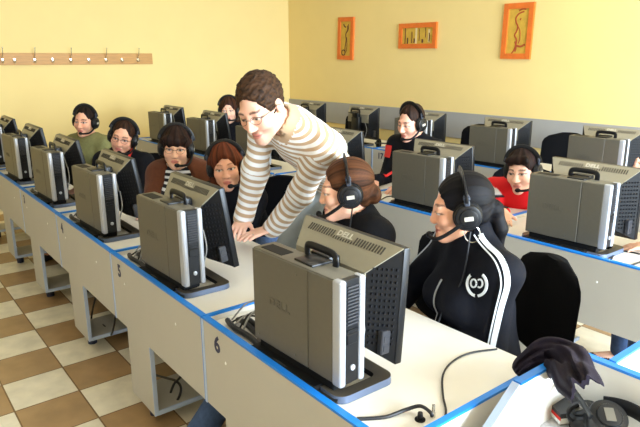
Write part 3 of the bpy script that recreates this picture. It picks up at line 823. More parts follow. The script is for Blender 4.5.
    nk = nrm(head+Rh @ V3(0, .03, -.06)-N)
    if sp.get('collar'):
        C.cone(N-z*.02, N+nk*sp['collar'], .074+.004, .070, .02, 4)
        C.cone(N-z*.10, head+Rh @ V3(0, .02, -.03), .058, .060, .008, 0, op='s')
    else: C.cone(N+nk*.005-f*.0, N+nk*.2, .066, .10, .015, 0, op='s')
    if sp.get('open'):     # open front: wedge cut out of the garment
        o = sp['open']; yv = -.24
        C.cone((0, -.19, .50*k_), (0, -.21, o[1]*k_), o[0]*1.0, o[0]*.8, .01, 0, tfm, op='s')
    wr = sp.get('wr', .005)
    Vc, Fc = sdf_mesh(C, sp.get('cstep', .010), lambda p: wr*noise(p, 24)+wr*.5*noise(p*V3(1, 1, .6), 50))
    lab = C.labels(Vc); stripe = None; fm = None
    qf = tf((P, np.stack([x, y, z], 1), ONE), Vc)
    if sp.get('stripe'):
        fl = np.median(lab[Fc], axis=1).astype(int); co = Vc[Fc]
        lq = tf((P, np.stack([x, y, z], 1), ONE), co); st = lq[..., 2]+.9*(.16-np.hypot(lq[..., 0], lq[..., 1]/.66))*smooth(.25, .45, lq[..., 2]/k_)
        for s, nm, lb in ((1, 'l', 2), (-1, 'r', 3)):
            d1 = nrm(E_[nm]-S_[nm]); d2 = nrm(W_[nm]-E_[nm]); L1 = np.linalg.norm(E_[nm]-S_[nm])
            a1 = (co-S_[nm]) @ d1; a2 = L1+(co-E_[nm]) @ d2
            fc = co.mean(1); bis = nrm(d1+d2); second = ((fc-E_[nm]) @ bis) > 0
            v = np.where(second[:, None], a2, a1); st = np.where((fl == lb)[:, None], v, st)
        st = np.where(((fl == 4) & (((co.mean(1)-N) @ nk) > .0) & (np.linalg.norm(co.mean(1)-N-nk*((co.mean(1)-N) @ nk)[:, None], axis=1) < .088))[:, None], .03, st); stripe = st
    colors = None
    if sp.get('ccol'):
        colors = sp['ccol'](Vc+org, qf, lab)
    np_mesh(sp.get('cname', 'jacket'), Vc, Fc, sp['cmat'], root, colors, stripe)
    if sp.get('inner'):
        I = Sdf(); torso(I, .012, .05); I.cone(N+nk*.0, N+nk*.2, .064, .10, .015, 0, op='s')
        Vi, Fi = sdf_mesh(I, .012); st = tf((P, np.stack([x, y, z], 1), ONE), Vi)[:, 2][Fi]
        np_mesh('shirt', Vi, Fi, sp['inner'], root, None, st)
    # ---- hair (own local frame of the head)
    H = Sdf(); hair_sdf(sp['hair'], H, .95 if fem else 1.)
    for e in sp.get('hairx', []): e(H)
    am = sp.get('hamp', .0032 if sp['hair'] != 'tied' else .002)
    def strand(p):       # coordinates that stay constant along a lock of hair
        if sp['hair'] == 'curly': return p*300
        if sp['hair'] == 'tied': ph = np.arctan2(p[:, 0], p[:, 2]-.02); return np.stack([ph*30, p[:, 1]*9, p[:, 2]*5], 1)
        ph = np.arctan2(p[:, 0], p[:, 1]-.03); return np.stack([ph*28, p[:, 2]*10, p[:, 0]*4], 1)
    hdisp = lambda p: am*noise(strand(p), 1.)
    hf = sp.get('hfreq', 60)
    Vh, Fh = sdf_mesh(H, sp.get('hstep', .0055 if dist > 3 else .0042), hdisp)
    hc = lin3(sp['hcol'])*.6; st_ = strand(Vh); hn = noise(st_, 1.0)+.5*noise(st_*2.3+1, 1.0)
    hcol = hc[None]*np.clip(1+.6*hn[:, None], .25, 2.4)
    ho = np_mesh('hair', Vh*hs, Fh, M_HAIR, root, np.clip(hcol, 0, 1))
    M4 = Matrix([[*Rh[i], head[i]] for i in range(3)]+[[0, 0, 0, 1]]); ho.location = head; ho.rotation_euler = M4.to_euler()
    if sp.get('glasses'):
        g = MB()
        for s in (-1, 1):
            rim = [(s*(.034+.024*math.cos(a)), -.1045+.010*abs(math.cos(a)*(.5+.5*math.cos(a))), -.004+.0165*math.sin(a)) for a in np.linspace(0, 2*PI, 17)[:-1]]
            g.tube(rim, .0010, 6, 2, closed=True)
            g.tube([(s*.058, -.094, .001), (s*.080, -.05, .004), (s*.084, .0, .002), (s*.082, .02, -.012)], .0014, 6, 3)
        g.tube([(-.010, -.105, .0), (0, -.1085, .003), (.010, -.105, .0)], .0014, 6, 3)
        go = g.build('eyeglasses', M_GLASS, root); go.location = head; go.rotation_euler = M4.to_euler(); go.scale = (hs, hs, hs)
    info = dict(root=root, org=org, head=head+org, Rh=Rh, cloth=C, N=N, P=P, x=x, y=y, z=z, S=S_, E=E_, W=W_, f=f, left=left, body=B)
    if sp.get('headset'): put_headset(head+org, Rh, sp['headset'], w=hs)
    if sp.get('chair'):
        chair(org[0]-f[0]*.02+sp.get('cdx', 0), org[1]-f[1]*.02+sp.get('cdy', 0), sp.get('tyaw', 0)+sp.get('crot', 0), sp['chair'], 'office chairs in use')
    return info
def ribbon(info, name, pts, w, m, wdir=None, off=.006, th=.0012, n=24, surf='cloth'):
    """a thin strip of fabric lying on the garment along pts (person-local)"""
    P_ = np.array([tuple(p) for p in catmull([Vector(p) for p in pts], max(2, n//(len(pts)-1)))])
    S = info[surf]; P_ = S.project(P_, off)
    T = np.gradient(P_, axis=0); T /= np.linalg.norm(T, axis=1, keepdims=True)
    e = 1e-3; G = np.stack([(S.at(P_+e*np.eye(3)[i])-S.at(P_-e*np.eye(3)[i])) for i in range(3)], -1); G /= np.linalg.norm(G, axis=1, keepdims=True)
    Bn = np.cross(T, G); A = S.project(P_+Bn*w/2, off); Cc = S.project(P_-Bn*w/2, off)
    mb = MB(); up = G*th
    rows = [[A[i]-up[i]*2, A[i]+up[i], P_[i]+up[i], Cc[i]+up[i], Cc[i]-up[i]*2] for i in range(len(P_))]
    mb.quadmesh(rows); o = mb.build(name, m, info['root'], 60); return o

# ------------------------------------------------------------ points seen at a pixel of the 640x427 photograph
def ray(px, py): return cf*FPX+cr*(px-320)-cu*(py-213.5)
C0 = V3(0, 0, CAMZ)
def at(px, py, Y): d = ray(px, py); return C0+d*(Y/d[1])
def onz(px, py, Z): d = ray(px, py); return C0+d*((Z-CAMZ)/d[2])
def rd(px, py, D): d = ray(px, py); return C0+d/np.linalg.norm(d)*D

J_BLACK = mat('black_jacket_fabric', (13, 14, 21), .8, 0, .12, 40, .2, 500, .15)
J_BLACK2 = mat('black_knit_fabric', (14, 14, 17), .9, 0, .3, 140, .5, 350, .15)
J_GREEN = mat('khaki_green_wool', (128, 126, 82), .9, 0, .08, 60, .4, 400, .2)
J_BROWN = mat('brown_cardigan_wool', (92, 50, 28), .9, 0, .12, 60, .5, 350, .2, .1)
J_CREAM = mat('cream_wool', (206, 192, 164), .9, 0, .06, 60, .4, 400, .2)
J_ATTR = mat_attr('panelled_jacket', .75, 0, .25, .2, 400)
STR_MAN = mat_stripe('beige_white_knit', (238, 236, 232), (188, 158, 124), .040, .52, .08)
STR_W = mat_stripe('black_white_jersey', (222, 222, 220), (24, 24, 30), .034, .45, .06)
M_STRIPEW = mat('white_tape', (226, 230, 232), .6)
M_REDL = mat('red_lanyard', (206, 34, 26), .6)
people = {}
# person nearest, track jacket
h1 = at(461, 207, 1.64)
people[1] = person(dict(label='person in black track jacket with white sleeve stripes and crest, seated nearest', head=h1, lids=True, yaw=-44, pitch=9, roll=3, fem=True, tyaw=-22, sw=.165, hs=.95,
    cmat=J_BLACK, cname='track_jacket', collar=.075, hair='tied', hcol=(20, 17, 20), skin=(226, 165, 131), lip=(176, 92, 80), brow=(34, 24, 22), blush=.25, fine=.0036, hstep=.0038, cstep=.0075,
    hairx=[lambda S: S.cone((.0, .090, .0), (.006, .122, -.02), .018, .024, .02), lambda S: S.cone((.006, .122, -.02), (.010, .132, -.10), .026, .027, .02), lambda S: S.cone((.010, .132, -.10), (.012, .128, -.18), .026, .010, .02)],
    headset='black headset on the person in track jacket, with grey badge on its ear cup', chair='black office chair under the person in track jacket', crot=-6, cdx=-.03, cdy=.0, wr=.006, gt=.015, hand_l=h1+V3(-.01, -.20, -.50), hand_r=h1+V3(-.24, -.16, -.50), pole_l=(.45, .6, -.5), pole_r=(-.7, .5, -.4)))
p = people[1]
def along(p, nm, ts, lat, out=.09):
    r = []
    for t, la in zip(ts, lat):
        b = p['S'][nm]+(p['E'][nm]-p['S'][nm])*t; r.append(b+la)
    return r
for nm, s in (('l', 1), ('r', -1)):
    S0, E0, W0 = p['S'][nm], p['E'][nm], p['W'][nm]; o = p['left']*s
    d = -p['f']*.0
    for df, wd in ((.026, .019), (.050, .005)):
        g_ = p['f']*df; Nn = p['N']
        ribbon(p, 'sleeve_stripe', [Nn*.55+S0*.45+V3(0, 0, .09)+g_, Nn*.2+S0*.8+V3(0, 0, .085)+g_, S0+o*.05+V3(0, 0, .055)+g_, S0+o*.085+V3(0, 0, -.01)+g_, S0*.6+E0*.4+o*.09+g_, E0+o*.08+g_], wd, M_STRIPEW, n=50)
# chest crest: wreath of leaves around two initials
def chest(p, u, v): return p['P']+p['z']*v+p['x']*u-p['y']*.24
def hit(p, px, py):
    d = nrm(cf*FPX+cr*(px-320)-cu*(py-213.5)); q = V3(0, 0, CAMZ)-p['org']+d*1.3
    for _ in range(60): q = q+d*float(p['cloth'].at(q[None])[0])*.7
    return q
for s in (-1, 1):
    ribbon(p, 'crest', [hit(p, 478+s*9.5*math.sin(a), 284+11.5*math.cos(a)) for a in np.linspace(.15, 2.5, 8)], .009, M_STRIPEW, n=20)
ribbon(p, 'crest', [hit(p, 475.2+2.8*math.cos(a), 283+4*math.sin(a)) for a in np.linspace(0, 2*PI, 9)], .005, M_STRIPEW, n=18)
ribbon(p, 'crest', [hit(p, 481+2.6*math.cos(a), 283+4*math.sin(a)) for a in np.linspace(-2.2, 2.2, 9)], .005, M_STRIPEW, n=18)
ribbon(p, 'zipper', [chest(p, 0, v)+(p['y']*.0) for v in (.44, .38, .3, .2, .1)], .007, M_GREYC, n=24)
er = MB(); ec = p['head']-p['org']+p['Rh'] @ V3(.085, .02, -.075)
er.tube([ec+p['Rh'] @ V3(.0, .026*math.cos(a), .030*math.sin(a)) for a in np.linspace(0, 2*PI, 17)[:-1]], .0018, 8, 2, closed=True); er.build('hoop_earring', M_CHROME, p['root'])
# person with bun
h2 = at(346, 189, 1.52)
people[2] = person(dict(label='person in dark knitted cardigan, seated in profile beside the standing person', head=h2, lids=True, neck=h2+V3(-.01, .06, -.125), yaw=-38, pitch=8, roll=0, fem=True, tyaw=-12, hand_l=h2+V3(.02, -.20, -.50), hand_r=h2+V3(-.2, -.18, -.50), hs=.96, cmat=J_BLACK2, cname='cardigan', collar=.05, hair='tied', hcol=(96, 58, 34),
    skin=(232, 177, 147), lip=(184, 104, 92), brow=(92, 58, 38), wr=.007, hairx=[lambda S: S.ell((.0, .112, -.040), (.040, .034, .042), .015)],
    headset='black headset on the person in dark knitted cardigan', chair='black office chair under the person in dark knitted cardigan', cdx=.10, crot=-8, trousers=M_DENIM, feet=.33))
# red haired person behind the arm
h3 = at(226, 166, 1.62)
people[3] = person(dict(label='person in black sweater peeping past the standing person\'s striped sleeve', head=h3, yaw=58, pitch=4, roll=-6, fem=True, tyaw=25, cmat=J_BLACK, cname='sweater', hair='long', hcol=(112, 54, 28), skin=(226, 167, 137), brow=(110, 66, 44), lip=(190, 104, 90),
    headset='headset on the person peeping past the striped sleeve', chair='black office chair under the person peeping past the striped sleeve', cdx=.08, trousers=M_DENIM, feet=.1))
# person with fringe and glasses
h4 = at(176, 147, 1.56)
people[4] = person(dict(label='person in brown cardigan over black and white striped top, with glasses', head=h4, neck=h4+V3(-.05, .05, -.135), yaw=60, pitch=4, roll=4, fem=True, tyaw=48, hs=1.0, cmat=J_BROWN, cname='cardigan', inner=STR_W, open=(.115, .0), hair='fringe', hcol=(46, 26, 18), skin=(232, 181, 151), lip=(196, 110, 100), brow=(60, 40, 30),
    glasses=True, headset='headset on the person in brown cardigan', chair='black office chair under the person in brown cardigan', gt=.022, wr=.008))
# person in glasses, black jacket
h5 = at(123, 137, 1.52)
people[5] = person(dict(label='person in black jacket with red lanyard and glasses, head tilted', head=h5, yaw=56, pitch=6, roll=16, tyaw=35, hs=.96, cmat=J_BLACK, cname='jacket', collar=.03, hair='crop', hcol=(58, 34, 22), skin=(224, 167, 139), brow=(52, 34, 26), stubble=.2, glasses=True,
    headset='headset on the tilted head of the person in glasses', chair='black office chair under the person in glasses and black jacket'))
p = people[5]; nn = p['N']
ribbon(p, 'lanyard', [nn+p['x']*.10+p['z']*.05+p['y']*.02, nn+p['x']*.10-p['y']*.05+p['z']*.01, nn+p['x']*.085-p['y']*.11-p['z']*.06, nn+p['x']*.06-p['y']*.15-p['z']*.14], .018, M_REDL, n=20, off=.006)
# person in green
h6 = at(85, 121, 1.55)
people[6] = person(dict(label='person in khaki green sweater at the far left, looking this way', head=h6, yaw=46, pitch=3, roll=4, tyaw=30, hs=.97, cmat=J_GREEN, cname='sweater', hair='crop', hcol=(40, 27, 20), skin=(226, 167, 137), brow=(44, 30, 24),
    headset='headset on the person in green sweater', chair='black office chair under the person in green sweater'))
# person in red jacket
RED, WHI, BLK = lin3((212, 22, 26)), lin3((224, 220, 214)), lin3((26, 24, 28))
def redcol(W, q, lab):
    c = np.repeat(RED[None], len(W), 0); t = q[:, 2]-.5*np.abs(q[:, 0])*0
    arm = (lab == 2) | (lab == 3)
    zz = np.where(arm, W[:, 2]-.57, t)
    c[zz < .37] = BLK; c[zz < .352] = WHI; c[zz < .25] = BLK; c[zz < .23] = RED
    return c
h7 = at(522, 170, 3.10)
people[7] = person(dict(label='person in red and white zip jacket behind the middle row', head=h7, neck=h7+V3(-.03, .10, -.115), yaw=14, pitch=8, roll=-4, tyaw=34, sw=.19, hs=1.0, cmat=J_ATTR, ccol=redcol, cname='jacket', collar=.055, hair='short', hcol=(40, 22, 17), skin=(236, 185, 159), brow=(44, 30, 24), lip=(190, 110, 100),
    hairx=[lambda S: S.cone((-.05, -.075, .075), (.05, -.075, .08), .022, .024, .03)], headset='headset on the person in red jacket', chair='black office chair under the person in red', trousers=M_DENIM, feet=.05, cstep=.008))
ribbon(people[7], 'zipper', [people[7]['P']-people[7]['y']*.24+people[7]['z']*v for v in (.45, .38, .3, .2)], .008, M_GREYC, n=20)
# person in black with badge
h8 = at(411, 122, 3.2)
people[8] = person(dict(label='person in black jacket with red badge on the sleeve, looking down', head=h8, lids=True, yaw=2, pitch=14, roll=2, tyaw=10, hs=1.0, cmat=J_BLACK, cname='jacket', collar=.045, hair='crop', hcol=(52, 32, 22), skin=(230, 173, 147), brow=(50, 34, 26),
    headset='headset on the person in black jacket with badge', chair='black office chair under the person in black'))
p = people[8]; b0 = p['S']['r']+(p['E']['r']-p['S']['r'])*.12
bb = np.array([b0+p['f']*.12-p['left']*.03+V3(0, 0, v) for v in (.045, -.045)]); ribbon(p, 'badge', bb, .075, M_REDL, n=8)
bb = np.array([b0+p['f']*.12-p['left']*.03+V3(0, 0, v) for v in (.02, -.02)]); ribbon(p, 'badge', bb, .014, M_STRIPEW, off=.0045, n=8)
ribbon(p, 'badge', np.array([b0+p['f']*.12-p['left']*(.03+v) for v in (.016, -.016)]), .012, M_STRIPEW, off=.0045, n=8)
bb = [p['P']-p['y']*.24+p['z']*.33+p['x']*v for v in (-.06, .0, .03)]; ribbon(p, 'badge', bb, .03, M_REDL, n=8)
# person by the left wall
h9 = at(229, 110, 3.12)
people[9] = person(dict(label='person in black top seated behind the middle row near the left wall', head=h9, yaw=52, pitch=2, roll=0, fem=True, tyaw=40, hs=1.04, cmat=J_BLACK, cname='sweater', hair='long', hcol=(74, 42, 26), skin=(234, 183, 157), brow=(84, 56, 40),
    headset='headset on the person by the left wall', chair='black office chair under the person by the left wall'))
# person in cream at the right edge
people[10] = person(dict(label='person in cream sweater at the right edge, hand raised', head=(-.93, 3.16, 1.17), yaw=5, pitch=6, tyaw=-50, cmat=J_CREAM, cname='sweater', collar=.05, hair='short', hcol=(60, 38, 26),
    trousers=M_DENIM, feet=.0, hand_r=at(636, 184, 2.98), hdir_r=(.25, -.1, .9), hup_r=(-.3, .9, .1), pole_r=(-.6, -.3, -.8), chair='black office chair under the person in cream'))
# the standing person
Nm = rd(291, 124, 2.56); Pm = at(339, 180, 1.98)
hm = rd(261, 107, 2.47)
wl = onz(265, 238, .775); wr_ = onz(241, 231, .79)
people[11] = person(dict(label='person in beige and white striped sweater leaning over the desk', head=hm, lids=True, neck=Nm, pelvis=Pm, yaw=24, pitch=27, roll=-8, tyaw=-12, hs=1.03, sw=.178, cmat=STR_MAN, cname='sweater', stripe=True, hair='curly', hamp=.0038, hcol=(74, 50, 33), hstep=.0036, fine=.0036,
    skin=(230, 179, 153), brow=(58, 38, 28), stubble=.4, blush=.3, lip=(186, 110, 98), glasses=True, hand_l=wl, hand_r=wr_, l1=.31, l2=.285, hdir_l=onz(236, 247, .755)-wl, hdir_r=onz(234, 246, .752)-wr_, curl=.2, finehands=True, trousers=M_PALEDENIM,
    pole_l=(.3, .8, -.1), pole_r=(-.5, .6, 0), gt=.016, wr=.008, cstep=.009, collar=.035,
    stand=[(at(310, 262, 1.76), (Pm[0]-.05, 1.86, .09)), ((Pm[0]-.28, 1.80, .52), (Pm[0]-.25, 1.95, .09))]))
p = people[11]
rg = MB(); f_ = nrm(onz(236, 247, .755)-wl); lc = np.cross(V3(0, 0, 1), f_); side = 1 if lc @ (-p['left']) > 0 else -1
rb = p['W']['l']+f_*.106+lc*side*(-.012)-V3(0, 0, .004)
rg.tube([rb+lc*.0105*math.cos(a)+V3(0, 0, 1)*.0105*math.sin(a) for a in np.linspace(0, 2*PI, 13)[:-1]], .002, 6, 2, closed=True); rg.build('ring', M_CHROME, p['root'])
# empty chairs behind the back row
for i, (x_, lb) in enumerate([(-5.62, 'empty black chair behind the person in striped sweater, back row'), (-4.68, 'empty black chair behind the person in black, back row'), (-3.72, 'empty black chair left of the taupe case in the back row'), (-2.72, 'empty black chair behind the person in red jacket, back row')]):
    c = chair(x_, 4.82, [8, -14, 10, 20][i], lb, 'empty office chairs of the back row'); c.scale = (1.05, 1.05, 1.09)

# ------------------------------------------------------------ wall things
t = thing('coat_rack', 'long wooden coat rack with metal hooks on the left wall', 'coat rack', (X0, 0, 0))
zr = 1.655
MB().box((0, .2, zr-.0685), (.022, at(151, 60, 1)[1]*0+3.26, zr+.0685), .003, 1).build('board', M_WOOD, t)
for i, px in enumerate((2, 14, 34, 52, 70, 88, 105, 121, 137)):
    d = ray(px, 60); y_ = (d*(X0/d[0]))[1]; hk = MB(); tall = i % 2 == 0
    hk.box((.022, y_-.012, zr-.035), (.027, y_+.012, zr+.01), .002, 1)
    hk.tube([(.025, y_, zr-.02), (.055, y_, zr-.045), (.075, y_, zr-.02)], .006, 8, 4); hk.ball((.076, y_, zr-.016), .011, 12)
    if tall: hk.tube([(.025, y_, zr), (.075, y_, zr+.055), (.09, y_+.004, zr+.125)], .005, 8, 4); hk.ball((.09, y_+.004, zr+.128), .008, 10)
    hk.build('hook', M_CHROME, t)
M_FRAME = mat('orange_frame', (222, 112, 36), .6, 0, .08, 20)
M_OCHRE = mat('ochre_canvas', (206, 166, 62), .8, 0, .12, 14, .3, 200)
M_DKBR = mat('dark_brown_paint', (92, 52, 30), .8); M_RUST = mat('rust_paint', (168, 74, 32), .8); M_CRM = mat('cream_paint', (226, 204, 150), .8)
def picture(pl, label, kind):
    P_ = [at(x_, y_, Y1-.001) for x_, y_ in pl]
    cx = np.mean([q[0] for q in P_]); cz = np.mean([q[2] for q in P_]); w = (P_[1][0]-P_[0][0]+P_[2][0]-P_[3][0])/4; h = (P_[0][2]+P_[1][2]-P_[2][2]-P_[3][2])/4
    tilt = math.atan2(P_[1][2]-P_[0][2], P_[1][0]-P_[0][0])
    t = thing('picture', label, 'picture', (cx, Y1, cz)); t.rotation_euler = (0, -tilt, 0)
    b = .055; f = MB()
    for lo, hi in (((-w, -.028, -h), (w, 0, -h+b)), ((-w, -.028, h-b), (w, 0, h)), ((-w, -.028, -h+b), (-w+b, 0, h-b)), ((w-b, -.028, -h+b), (w, 0, h-b))): f.box(lo, hi)
    f.build('picture_frame', M_FRAME, t)
    cv = MB().box((-w+b, -.014, -h+b), (w-b, -.004, h-b)).build('canvas', M_OCHRE, t)
    k = MB(); yy = -.0155
    def st(pts, r): k.tube([(x_, yy, z_) for x_, z_ in pts], .004, 6, 4, rx=r*.8)
    if kind == 0:
        st([(.03, .17), (.035, .11), (.0, .06), (.01, -.02), (-.01, -.12), (.0, -.19)], .009); st([(.05, .19), (.05, .13), (.02, .08)], .007); st([(-.05, .19), (-.03, .16), (.0, .15)], .012); st([(.02, .02), (.03, -.08), (.02, -.17)], .006)
        ring = [(-.04+.035*math.cos(a), -.185+.035*math.sin(a)) for a in np.linspace(0, 2*PI, 9)]; st(ring, .010)
    elif kind == 1:
        for x_, z0, z1, r in ((-.2, -.09, .1, .008), (-.16, -.09, -.02, .012), (-.09, -.08, .05, .008), (-.05, -.08, -.03, .014), (.03, -.06, .08, .006), (.08, -.08, -.04, .018), (.13, -.02, .09, .006), (.19, -.07, .03, .010)): st([(x_, z0), (x_+.004, (z0+z1)/2), (x_, z1)], r)
        for x_, z0, z1 in ((-.02, -.09, .1), (.185, -.075, .07)): MB().box((x_-.014, yy-.0005, z0), (x_+.014, yy+.004, z1)).build('painted_strip', M_CRM, cv)
    else:
        st([(.06, .19), (.0, .17), (-.03, .13), (-.02, .08), (.0, .05), (-.01, .0), (-.03, -.04), (.0, -.09), (-.02, -.18), (-.05, -.22)], .010)
        st([(.0, .05), (.03, .0), (.035, -.08), (.02, -.12)], .006); st([(-.02, -.1), (.0, -.16), (-.01, -.2)], .010); st([(.02, .12), (.03, .115)], .016); st([(.0, -.14), (.05, -.15), (.1, -.13)], .014); st([(.0, .2), (.04, .215), (.08, .21)], .010)
    k.build('painted_figure', M_DKBR if kind != 2 else M_RUST, cv)
picture([(339, 17.5), (354.5, 17), (354, 59.5), (339, 60)], 'narrow orange-framed picture, leftmost on the back wall', 0)
picture([(400, 24), (437.5, 22), (437.5, 48), (400, 49)], 'small landscape-format orange-framed picture on the back wall', 1)
picture([(505.5, 4), (535, 2), (532, 59), (502, 59)], 'upright orange-framed picture of a thin figure, rightmost', 2)

# ------------------------------------------------------------ corner carrel at the right end of the front row
t = thing('carrel_desk', 'raised carrel desk with blue-edged side panel in the front right corner', 'desk', (-.755, .80, 0))
poly = [(0, 0.0), (.742, 0.0), (.742, .830), (.425, .830), (.315, .742), (0, .60)]    # y, z
poly = [(.02, 0), (.70, 0), (.70, .822), (.432, .822), (.325, .742), (.20, .655), (.02, .655)]
MB().prism([(a, b) for a, b in poly], 0, -.010, .010).build('side_panel', M_DESK, t)
e = MB()
def edge(p0, p1, mb):
    (y0, z0), (y1, z1) = p0, p1; d = nrm((y1-y0, z1-z0)); n_ = (-d[1], d[0]); n_ = n_ if n_[1] > 0 else (-n_[0], -n_[1])
    mb.prism([(y0, z0), (y1, z1), (y1+n_[0]*.008, z1+n_[1]*.008), (y0+n_[0]*.008, z0+n_[1]*.008)], 0, -.011, .011)
edge((.432, .822), (.70, .822), e); e.build('edge_strip', M_BLUE, t)
e2 = MB(); edge((.325, .742), (.432, .822), e2); edge((.20, .655), (.325, .742), e2); e2.build('edge_strip', M_PALE, t)
MB().box((-.011, .70, 0), (1.0, .720, .822)).build('back_panel', M_DESK, t)
MB().box((-.012, .698, .822), (1.0, .722, .830)).build('edge_strip', M_BLUE, t)
MB().box((.010, .05, .632), (1.0, .70, .655)).build('worktop', M_DESK, t)
t2 = thing('carrel_desk', 'white-topped desk with blue divider behind the carrel panel, right edge', 'desk', (-.655, 1.53, 0))
MB().box((-.008, 0, 0), (.008, .42, .822)).build('divider', M_DESK, t2)
MB().box((-.010, 0, .822), (.010, .42, .830)).build('edge_strip', M_BLUE, t2)
MB().box((.008, .0, .742), (.9, .42, .765)).build('worktop', M_WHITE, t2)
MB().box((.008, .0, .765), (.9, .012, .818)).build('edge_strip', M_PALE, t2)
MB().box((.86, .02, 0), (.88, .40, .742)).build('side_panel', M_DESK, t2)
CZ = .655
# dark jacket thrown over the side panel
cp = catmull([Vector(rd(*q)) for q in ((517, 375, 1.80), (524, 367, 1.80), (538, 359, 1.80), (554, 356, 1.79), (567, 364, 1.72), (576, 378, 1.62), (586, 393, 1.53))], 8)
hw = np.interp(np.linspace(0, 1, len(cp)), [0, .06, .2, .45, .65, .85, 1], [.006, .022, .034, .052, .060, .052, .040])
front = []; back = []
for i_, c_ in enumerate(cp):
    tg = (cp[min(i_+1, len(cp)-1)]-cp[max(i_-1, 0)]).normalized(); vd = (Vector(C0)-c_).normalized(); wv = tg.cross(vd).normalized(); nv = wv.cross(tg).normalized()
    nv = nv if nv.dot(vd) > 0 else -nv; fr_, bk_ = [], []; t_ = i_/len(cp)
    for q in range(25):
        u = -1+q/12; ed = 1-abs(u)**2.2
        fold = .010*math.sin(u*7+t_*6)*ed*min(1, t_*4)+.006*math.sin(u*15-t_*9+1)*ed+.004*math.sin(t_*34+u*3)
        p_ = c_+wv*(hw[i_]*u*(1+.05*math.sin(t_*23+u)))+nv*(.030*math.sqrt(max(0, 1-u*u))*min(1, hw[i_]/.03)+fold); fr_.append(p_); bk_.append(p_-nv*(.004+.010*ed))
    front.append(fr_); back.append(bk_)
jm = MB(); jm.quadmesh([f_+b_[::-1]+[f_[0]] for f_, b_ in zip(front, back)]); n_r = len(front[0])*2+1
jm.f.append(list(range(n_r-1))); jm.f.append([len(jm.v)-n_r+q for q in range(n_r-1)][::-1]); jm.m += [0, 0]
M_COAT = mat('dark_plum_cloth', (30, 24, 36), .85, 0, .2, 25, .4, 400, .2)
tag(jm.build('jacket', M_COAT, None, 80), 'dark plum jacket thrown over the blue-edged carrel panel', 'jacket')
# big headphones lying in the carrel
def headphones(label, loc, rot):
    t = thing('headphones', label, 'headphones', loc); t.rotation_euler = rot
    b = MB(); b.tube([(math.cos(a)*.095, math.sin(a)*.105, 0) for a in np.linspace(-.15, PI+.15, 15)], .010, 10, 3, rx=.019); b.build('headband', M_BLACKM, t)
    pd = MB(); pd.tube([(math.cos(a)*.086, math.sin(a)*.096, 0) for a in np.linspace(.7, PI-.7, 10)], .010, 10, 3, rx=.018); pd.build('head_pad', M_BLACK, t)
    for s in (-1, 1):
        c = MB().cyl((s*.062, -.035, 0), (s*.102, -.035, 0), .046, .043, 32, .008).cyl((s*.100, -.035, 0), (s*.108, -.035, 0), .032, .030, 28, .003).build('ear_cup', M_BLACK, t)
        MB().tube([(s*.06, -.035+.036*math.cos(a), .036*math.sin(a)) for a in np.linspace(0, 2*PI, 17)[:-1]], .014, 10, 2, closed=True).build('cushion', M_BLACKM, c)
        MB().box((s*.108-.001, -.050, -.012), (s*.108+.001, -.020, .012)).build('badge', M_LOGOL, c)
    MB().tube([(-.1, -.06, .03), (-.13, -.10, .045), (-.12, -.17, .03)], .005, 8, 4).build('microphone_boom', M_BLACKM, t)
    return t

def cup_disc(parent, c, n, r):
    n = nrm(n); c = np.array(c)
    o = MB().cyl(tuple(c-n*.028), tuple(c+n*.012), r, r*.95, 36, .006).cyl(tuple(c+n*.010), tuple(c+n*.019), r*.66, r*.62, 30, .003).build('ear_cup', M_BLACK, parent)
    a = nrm(np.cross(n, [0, 1, 0])); b = np.cross(n, a)
    MB().tube([tuple(c-n*.034+a*r*.8*math.cos(q)+b*r*.8*math.sin(q)) for q in np.linspace(0, 2*PI, 17)[:-1]], .013, 10, 2, closed=True).build('cushion', M_BLACKM, o)
    bd = MB().box((-.012, -.018, 0), (.012, .018, .0015), M=Matrix.Translation(tuple(c+n*.019)) @ Vector(n).to_track_quat('Z', 'Y').to_matrix().to_4x4()); bd.build('badge', M_LOGO, o)
def wpt(px, py, z): return onz(px, py, z)
ba = wpt(608, 418, .735); t = thing('headphones', 'large black headphones lying in the carrel, round ear cup upwards', 'headphones', tuple(ba))
nA = V3(.35, -.35, .87); cup_disc(t, (0, 0, 0), nA, .050)
arcp = [wpt(*q)-ba for q in ((604, 403, .74), (617, 405, .745), (634, 411, .745), (652, 424, .735), (664, 446, .72), (662, 470, .705))]
MB().tube([tuple(v) for v in arcp], .010, 10, 5, rx=.020).build('headband', M_BLACKM, t)
cup_disc(t, wpt(664, 490, .70)-ba, V3(.2, -.3, .9), .050)
bb_ = wpt(584, 408, .72); t = thing('headphones', 'second pair of black headphones with straight band, half under the plum jacket', 'headphones', tuple(bb_))
cup_disc(t, (0, 0, -.015), V3(-.3, -.3, .9), .046)
MB().tube([tuple(wpt(*q)-bb_) for q in ((565, 379, .775), (572, 388, .775), (582, 402, .765), (591, 417, .75))], .005, 10, 5, rx=.010).build('headband', M_BLACK, t)
MB().tube([tuple(wpt(*q)-bb_) for q in ((573, 421, .70), (568, 416, .71), (571, 409, .72), (578, 405, .725))], .005, 8, 5).build('microphone_boom', M_BLACKM, t)
MB_ = MB()
pp = onz(545, 418, CZ+.002)
tag(MB().box((-.10, -.075, 0), (.10, .075, .003), M=Matrix.Translation((pp[0], pp[1], CZ)) @ Matrix.Rotation(R(38), 4, 'Z')).build('paper_sheet', mat('newsprint', (196, 196, 196), .8, 0, .2, 90)), 'grey printed sheet lying in the carrel under the headphones', 'paper')
tb = thing('book', 'white book with a red stripe leaning by the jacket in the carrel', 'book', tuple(onz(562, 405, CZ+.02)), R(-28))
MB().box((-.07, -.05, -.012), (.07, .05, .022), .002, 1).build('cover', M_WHITE, tb)
MB().box((-.0715, -.051, .008), (.0715, .051, .0228)).build('spine_band', M_DKGREY, tb)
